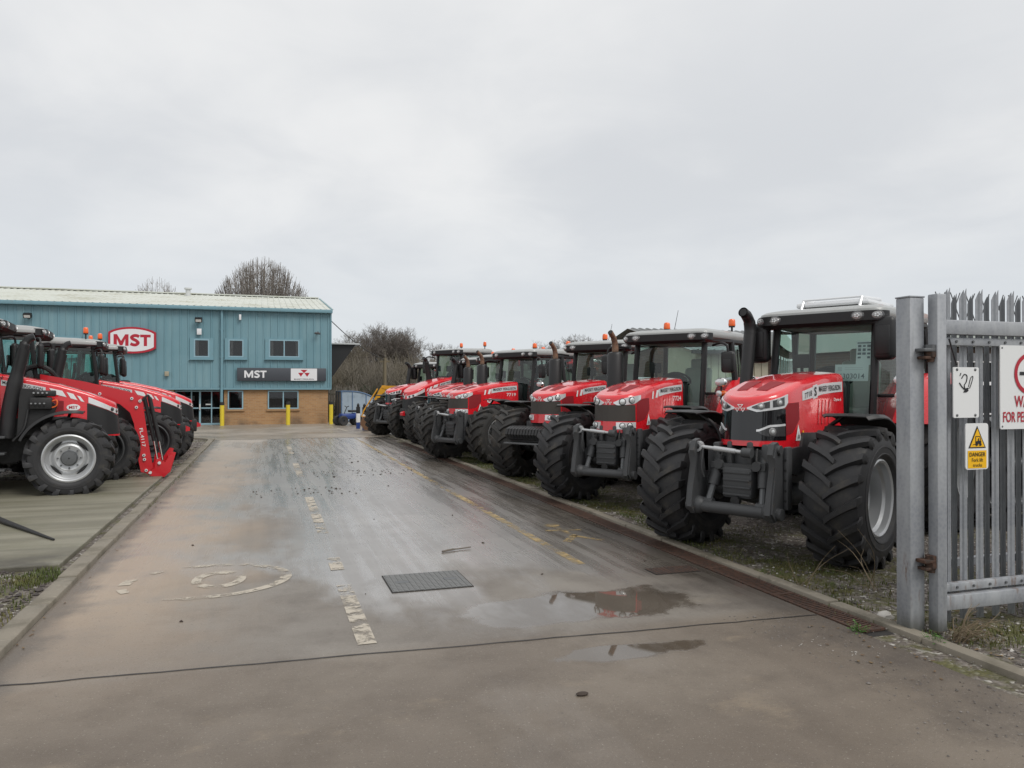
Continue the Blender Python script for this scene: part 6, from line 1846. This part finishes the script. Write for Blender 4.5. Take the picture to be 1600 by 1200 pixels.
def tree(kind, x, y, z, s, rot, label, group=None, name='bare_tree'):
    seed, Ht, style, mt, mc = {'pollard': (3, 12.4, 'pollard', 'bark_pale', 'twig_pale'), 'a': (5, 8, 'dense', 'bark', 'twig'), 'b': (14, 8, 'dense', 'bark', 'twig_olive'), 'c': (27, 8, 'dense', 'bark_pale', 'twig'), 'd': (31, 6, 'thin', 'bark', 'twig'), 'fan': (9, 12.2, 'fan', 'bark_pale', 'twig_pale')}[kind]
    if kind not in TP:
        t, c = tree_geo(seed, Ht, style); TP[kind] = (t.mesh('trunk', [mt], 40, recalc=False), c.mesh('crown', [mc], 0, recalc=False))
    root = thing(name, label, 'tree', (x, y, z), rot, group); root.scale = (s,) * 3
    link('trunk', TP[kind][0], root); link('crown', TP[kind][1], root)
    return root
p = at(405, 62); tree('pollard', p[0], p[1], 0, 1.0, .4, 'dome shaped bare tree with upright pale branches above the roof', name='pollard_tree')
p = at(241, 58); tree('fan', p[0], p[1], 0, .835, .9, 'thin bare treetop showing above the roof left of the dome tree')
WG = 'bare trees of the wood beyond the yard'
specs = [(528, 72, 'b', .98, 'bare tree behind the dark side canopy of the blue building'), (548, 78, 'a', .86, 'bare tree between the side canopy and the tallest bare tree'), (573, 80, 'c', 1.2, 'tall bare tree above the bike shelter'), (590, 84, 'a', 1.14, 'tallest bare tree of the wood, left of the utility pole'),
         (606, 82, 'b', .95, 'bare tree directly behind the utility pole'), (622, 82, 'c', 1.14, 'bare tree right of the utility pole'), (638, 84, 'a', 1.12, 'round bare tree above the farthest right tractor'), (655, 88, 'b', 1.02, 'lower bare tree sloping down behind the tractor cabs'), (680, 96, 'd', 1.36, 'small open bare tree on its own above the tractor roofs'), (695, 100, 'a', .86, 'slender pale bare tree above the far tractor roofs'),
         (855, 60, 'c', .78, 'bare tree left of the exhaust can above the middle tractors'), (875, 60, 'a', .82, 'bare tree above the cab of the weight block tractor'), (893, 62, 'd', .95, 'thin bare tree beside the orange beacon of the weight block tractor'), (984, 52, 'd', .98, 'thin bare tree above the beacon of the second cab'), (500, 84, 'a', .8, 'bare tree mostly hidden by the blue building'), (560, 66, 'b', .66, 'short bare tree behind the bike shelter')]
rs = random.Random(4)
for px, d, k, s, lb in specs:
    p = at(px, d); tree(k, p[0], p[1], -.6, s, rs.random() * 6, lb, WG)
def undergrowth(name, n, px0, px1, d0, d1, h0, h1, m, seed, r=(.010, .022)):
    rs = random.Random(seed); mb = MB()
    for _ in range(n):
        px = rs.uniform(px0, px1); d = rs.uniform(d0, d1); p = Vector(at(px, d, -.5))
        h = rs.uniform(h0, h1) * (1 - .3 * rs.random()); w = rs.uniform(*r)
        b = p + Vector((rs.gauss(0, .25) * h, rs.gauss(0, .25) * h, h)); m_ = p.lerp(b, .5) + Vector((rs.gauss(0, .1) * h, 0, rs.gauss(0, .1) * h))
        for q, e in ((p, m_), (m_, b), (m_, m_ + Vector((rs.gauss(0, .3) * h, rs.gauss(0, .3) * h, rs.uniform(-.05, .35) * h)))):
            s = Vector((w, w * .5, 0)); mb.add([q - s, q + s, e + s * .5, e - s * .5], [(0, 1, 2, 3)], 0)
    o = mb.build(name, [m], smooth=0, recalc=False); o['kind'] = 'stuff'
undergrowth('undergrowth', 9000, 505, 720, 56, 76, 2.0, 5.2, 'twig_olive', 1)
undergrowth('brown_thicket', 6000, 500, 760, 62, 90, 2.5, 5.5, 'twig', 2)
undergrowth('ivy_thicket', 2500, 545, 640, 55, 70, .6, 2.8, 'ivy', 3, (.03, .07))
undergrowth('fence_thicket', 1500, 512, 560, 45.5, 50, .8, 2.6, 'twig_pale', 4, (.008, .016))
# wooded bank closing the horizon
def bank():
    rs = random.Random(6); mb = MB(); nu, nv = 60, 10
    def f(u, v):
        a = rad(-40 + 125 * u); r = 92 + 60 * v; x, y = r * math.sin(a), r * math.cos(a)
        h = 3.4 * math.sin(min(1, v * 1.6) * math.pi / 2) + .8 * math.sin(u * 23) * v + .5 * math.sin(u * 51 + 1) * v
        return Vector((x, y, -.8 + h))
    mb.grid(f, nu, nv, 0); struct(mb.build('hill', ['hill_scrub']))
bank()
# ------------------------------------------------------------------ camera, sky, sun
cam = bpy.data.cameras.new('camera'); co = bpy.data.objects.new('camera', cam); COL.objects.link(co); SC.camera = co
co.location = (0, 0, 1.75); co.rotation_euler = (rad(90 + .29), 0, -TH)
cam.sensor_width = 36; cam.lens = 27.0; cam.clip_end = 2000; cam.clip_start = .05
SUN_EL, SUN_AZ = 48, 150
w = bpy.data.worlds.new('World'); SC.world = w; w.use_nodes = True
nt = NT(w.node_tree); bg = nt.n['Background']
sky = nt.new('ShaderNodeTexSky', sky_type='NISHITA'); sky.sun_disc = False; sky.sun_elevation = rad(SUN_EL); sky.sun_rotation = rad(SUN_AZ)
gen = nt.new('ShaderNodeTexCoord').outputs['Generated']; gx, gy, gz = nt.sep(gen)
zc = nt.m('ADD', nt.m('MAXIMUM', gz, 0.0), .22)
cv = nt.new('ShaderNodeCombineXYZ'); nt.l.new(nt.m('DIVIDE', gx, zc), cv.inputs[0]); nt.l.new(nt.m('DIVIDE', gy, zc), cv.inputs[1]); nt.l.new(nt.m('MULTIPLY', gz, 1.5), cv.inputs[2])
n1 = nt.noise(nt.scl(cv.outputs[0], (1, .8, 1), (3.1, .4, 0), (0, 0, .6)), .85, 5, .5, .35)
n2 = nt.noise(nt.scl(cv.outputs[0], (1, 1, 1), (7, 2, 0)), 2.4, 6, .55, .5)
cl = nt.m('ADD', nt.m('MULTIPLY', n1, .72), nt.m('MULTIPLY', n2, .28))
c = nt.mix(nt.ss(cl, .36, .64), (5.35, 5.48, 5.65), (6.8, 6.8, 6.76))
c = nt.mix(nt.ss(gz, .25, .62), c, nt.mix(.55, c, (7.5, 7.46, 7.36)))
hz = nt.ss(gz, .0, .28)
c = nt.mix(hz, (5.45, 5.72, 6.02), c)
c = nt.mix(.06, c, sky.outputs[0])
nt.l.new(c, bg.inputs['Color']); bg.inputs['Strength'].default_value = .1
sl = bpy.data.lights.new('sun', 'SUN'); so = bpy.data.objects.new('sun', sl); COL.objects.link(so)
sl.energy = 1.3; sl.angle = rad(25); sl.color = (1, .97, .92)
az = rad(SUN_AZ); el = rad(SUN_EL)
dirv = Vector((math.sin(az) * math.cos(el), math.cos(az) * math.cos(el), math.sin(el)))
so.rotation_euler = (-dirv).to_track_quat('-Z', 'Y').to_euler(); so.location = (0, 0, 30)
SC.view_settings.view_transform = 'Standard'; SC.view_settings.look = 'None'; SC.view_settings.exposure = .38; SC.view_settings.gamma = 1
SC.cycles.use_denoising = True
SC.cycles.max_bounces = 8; SC.cycles.transparent_max_bounces = 24
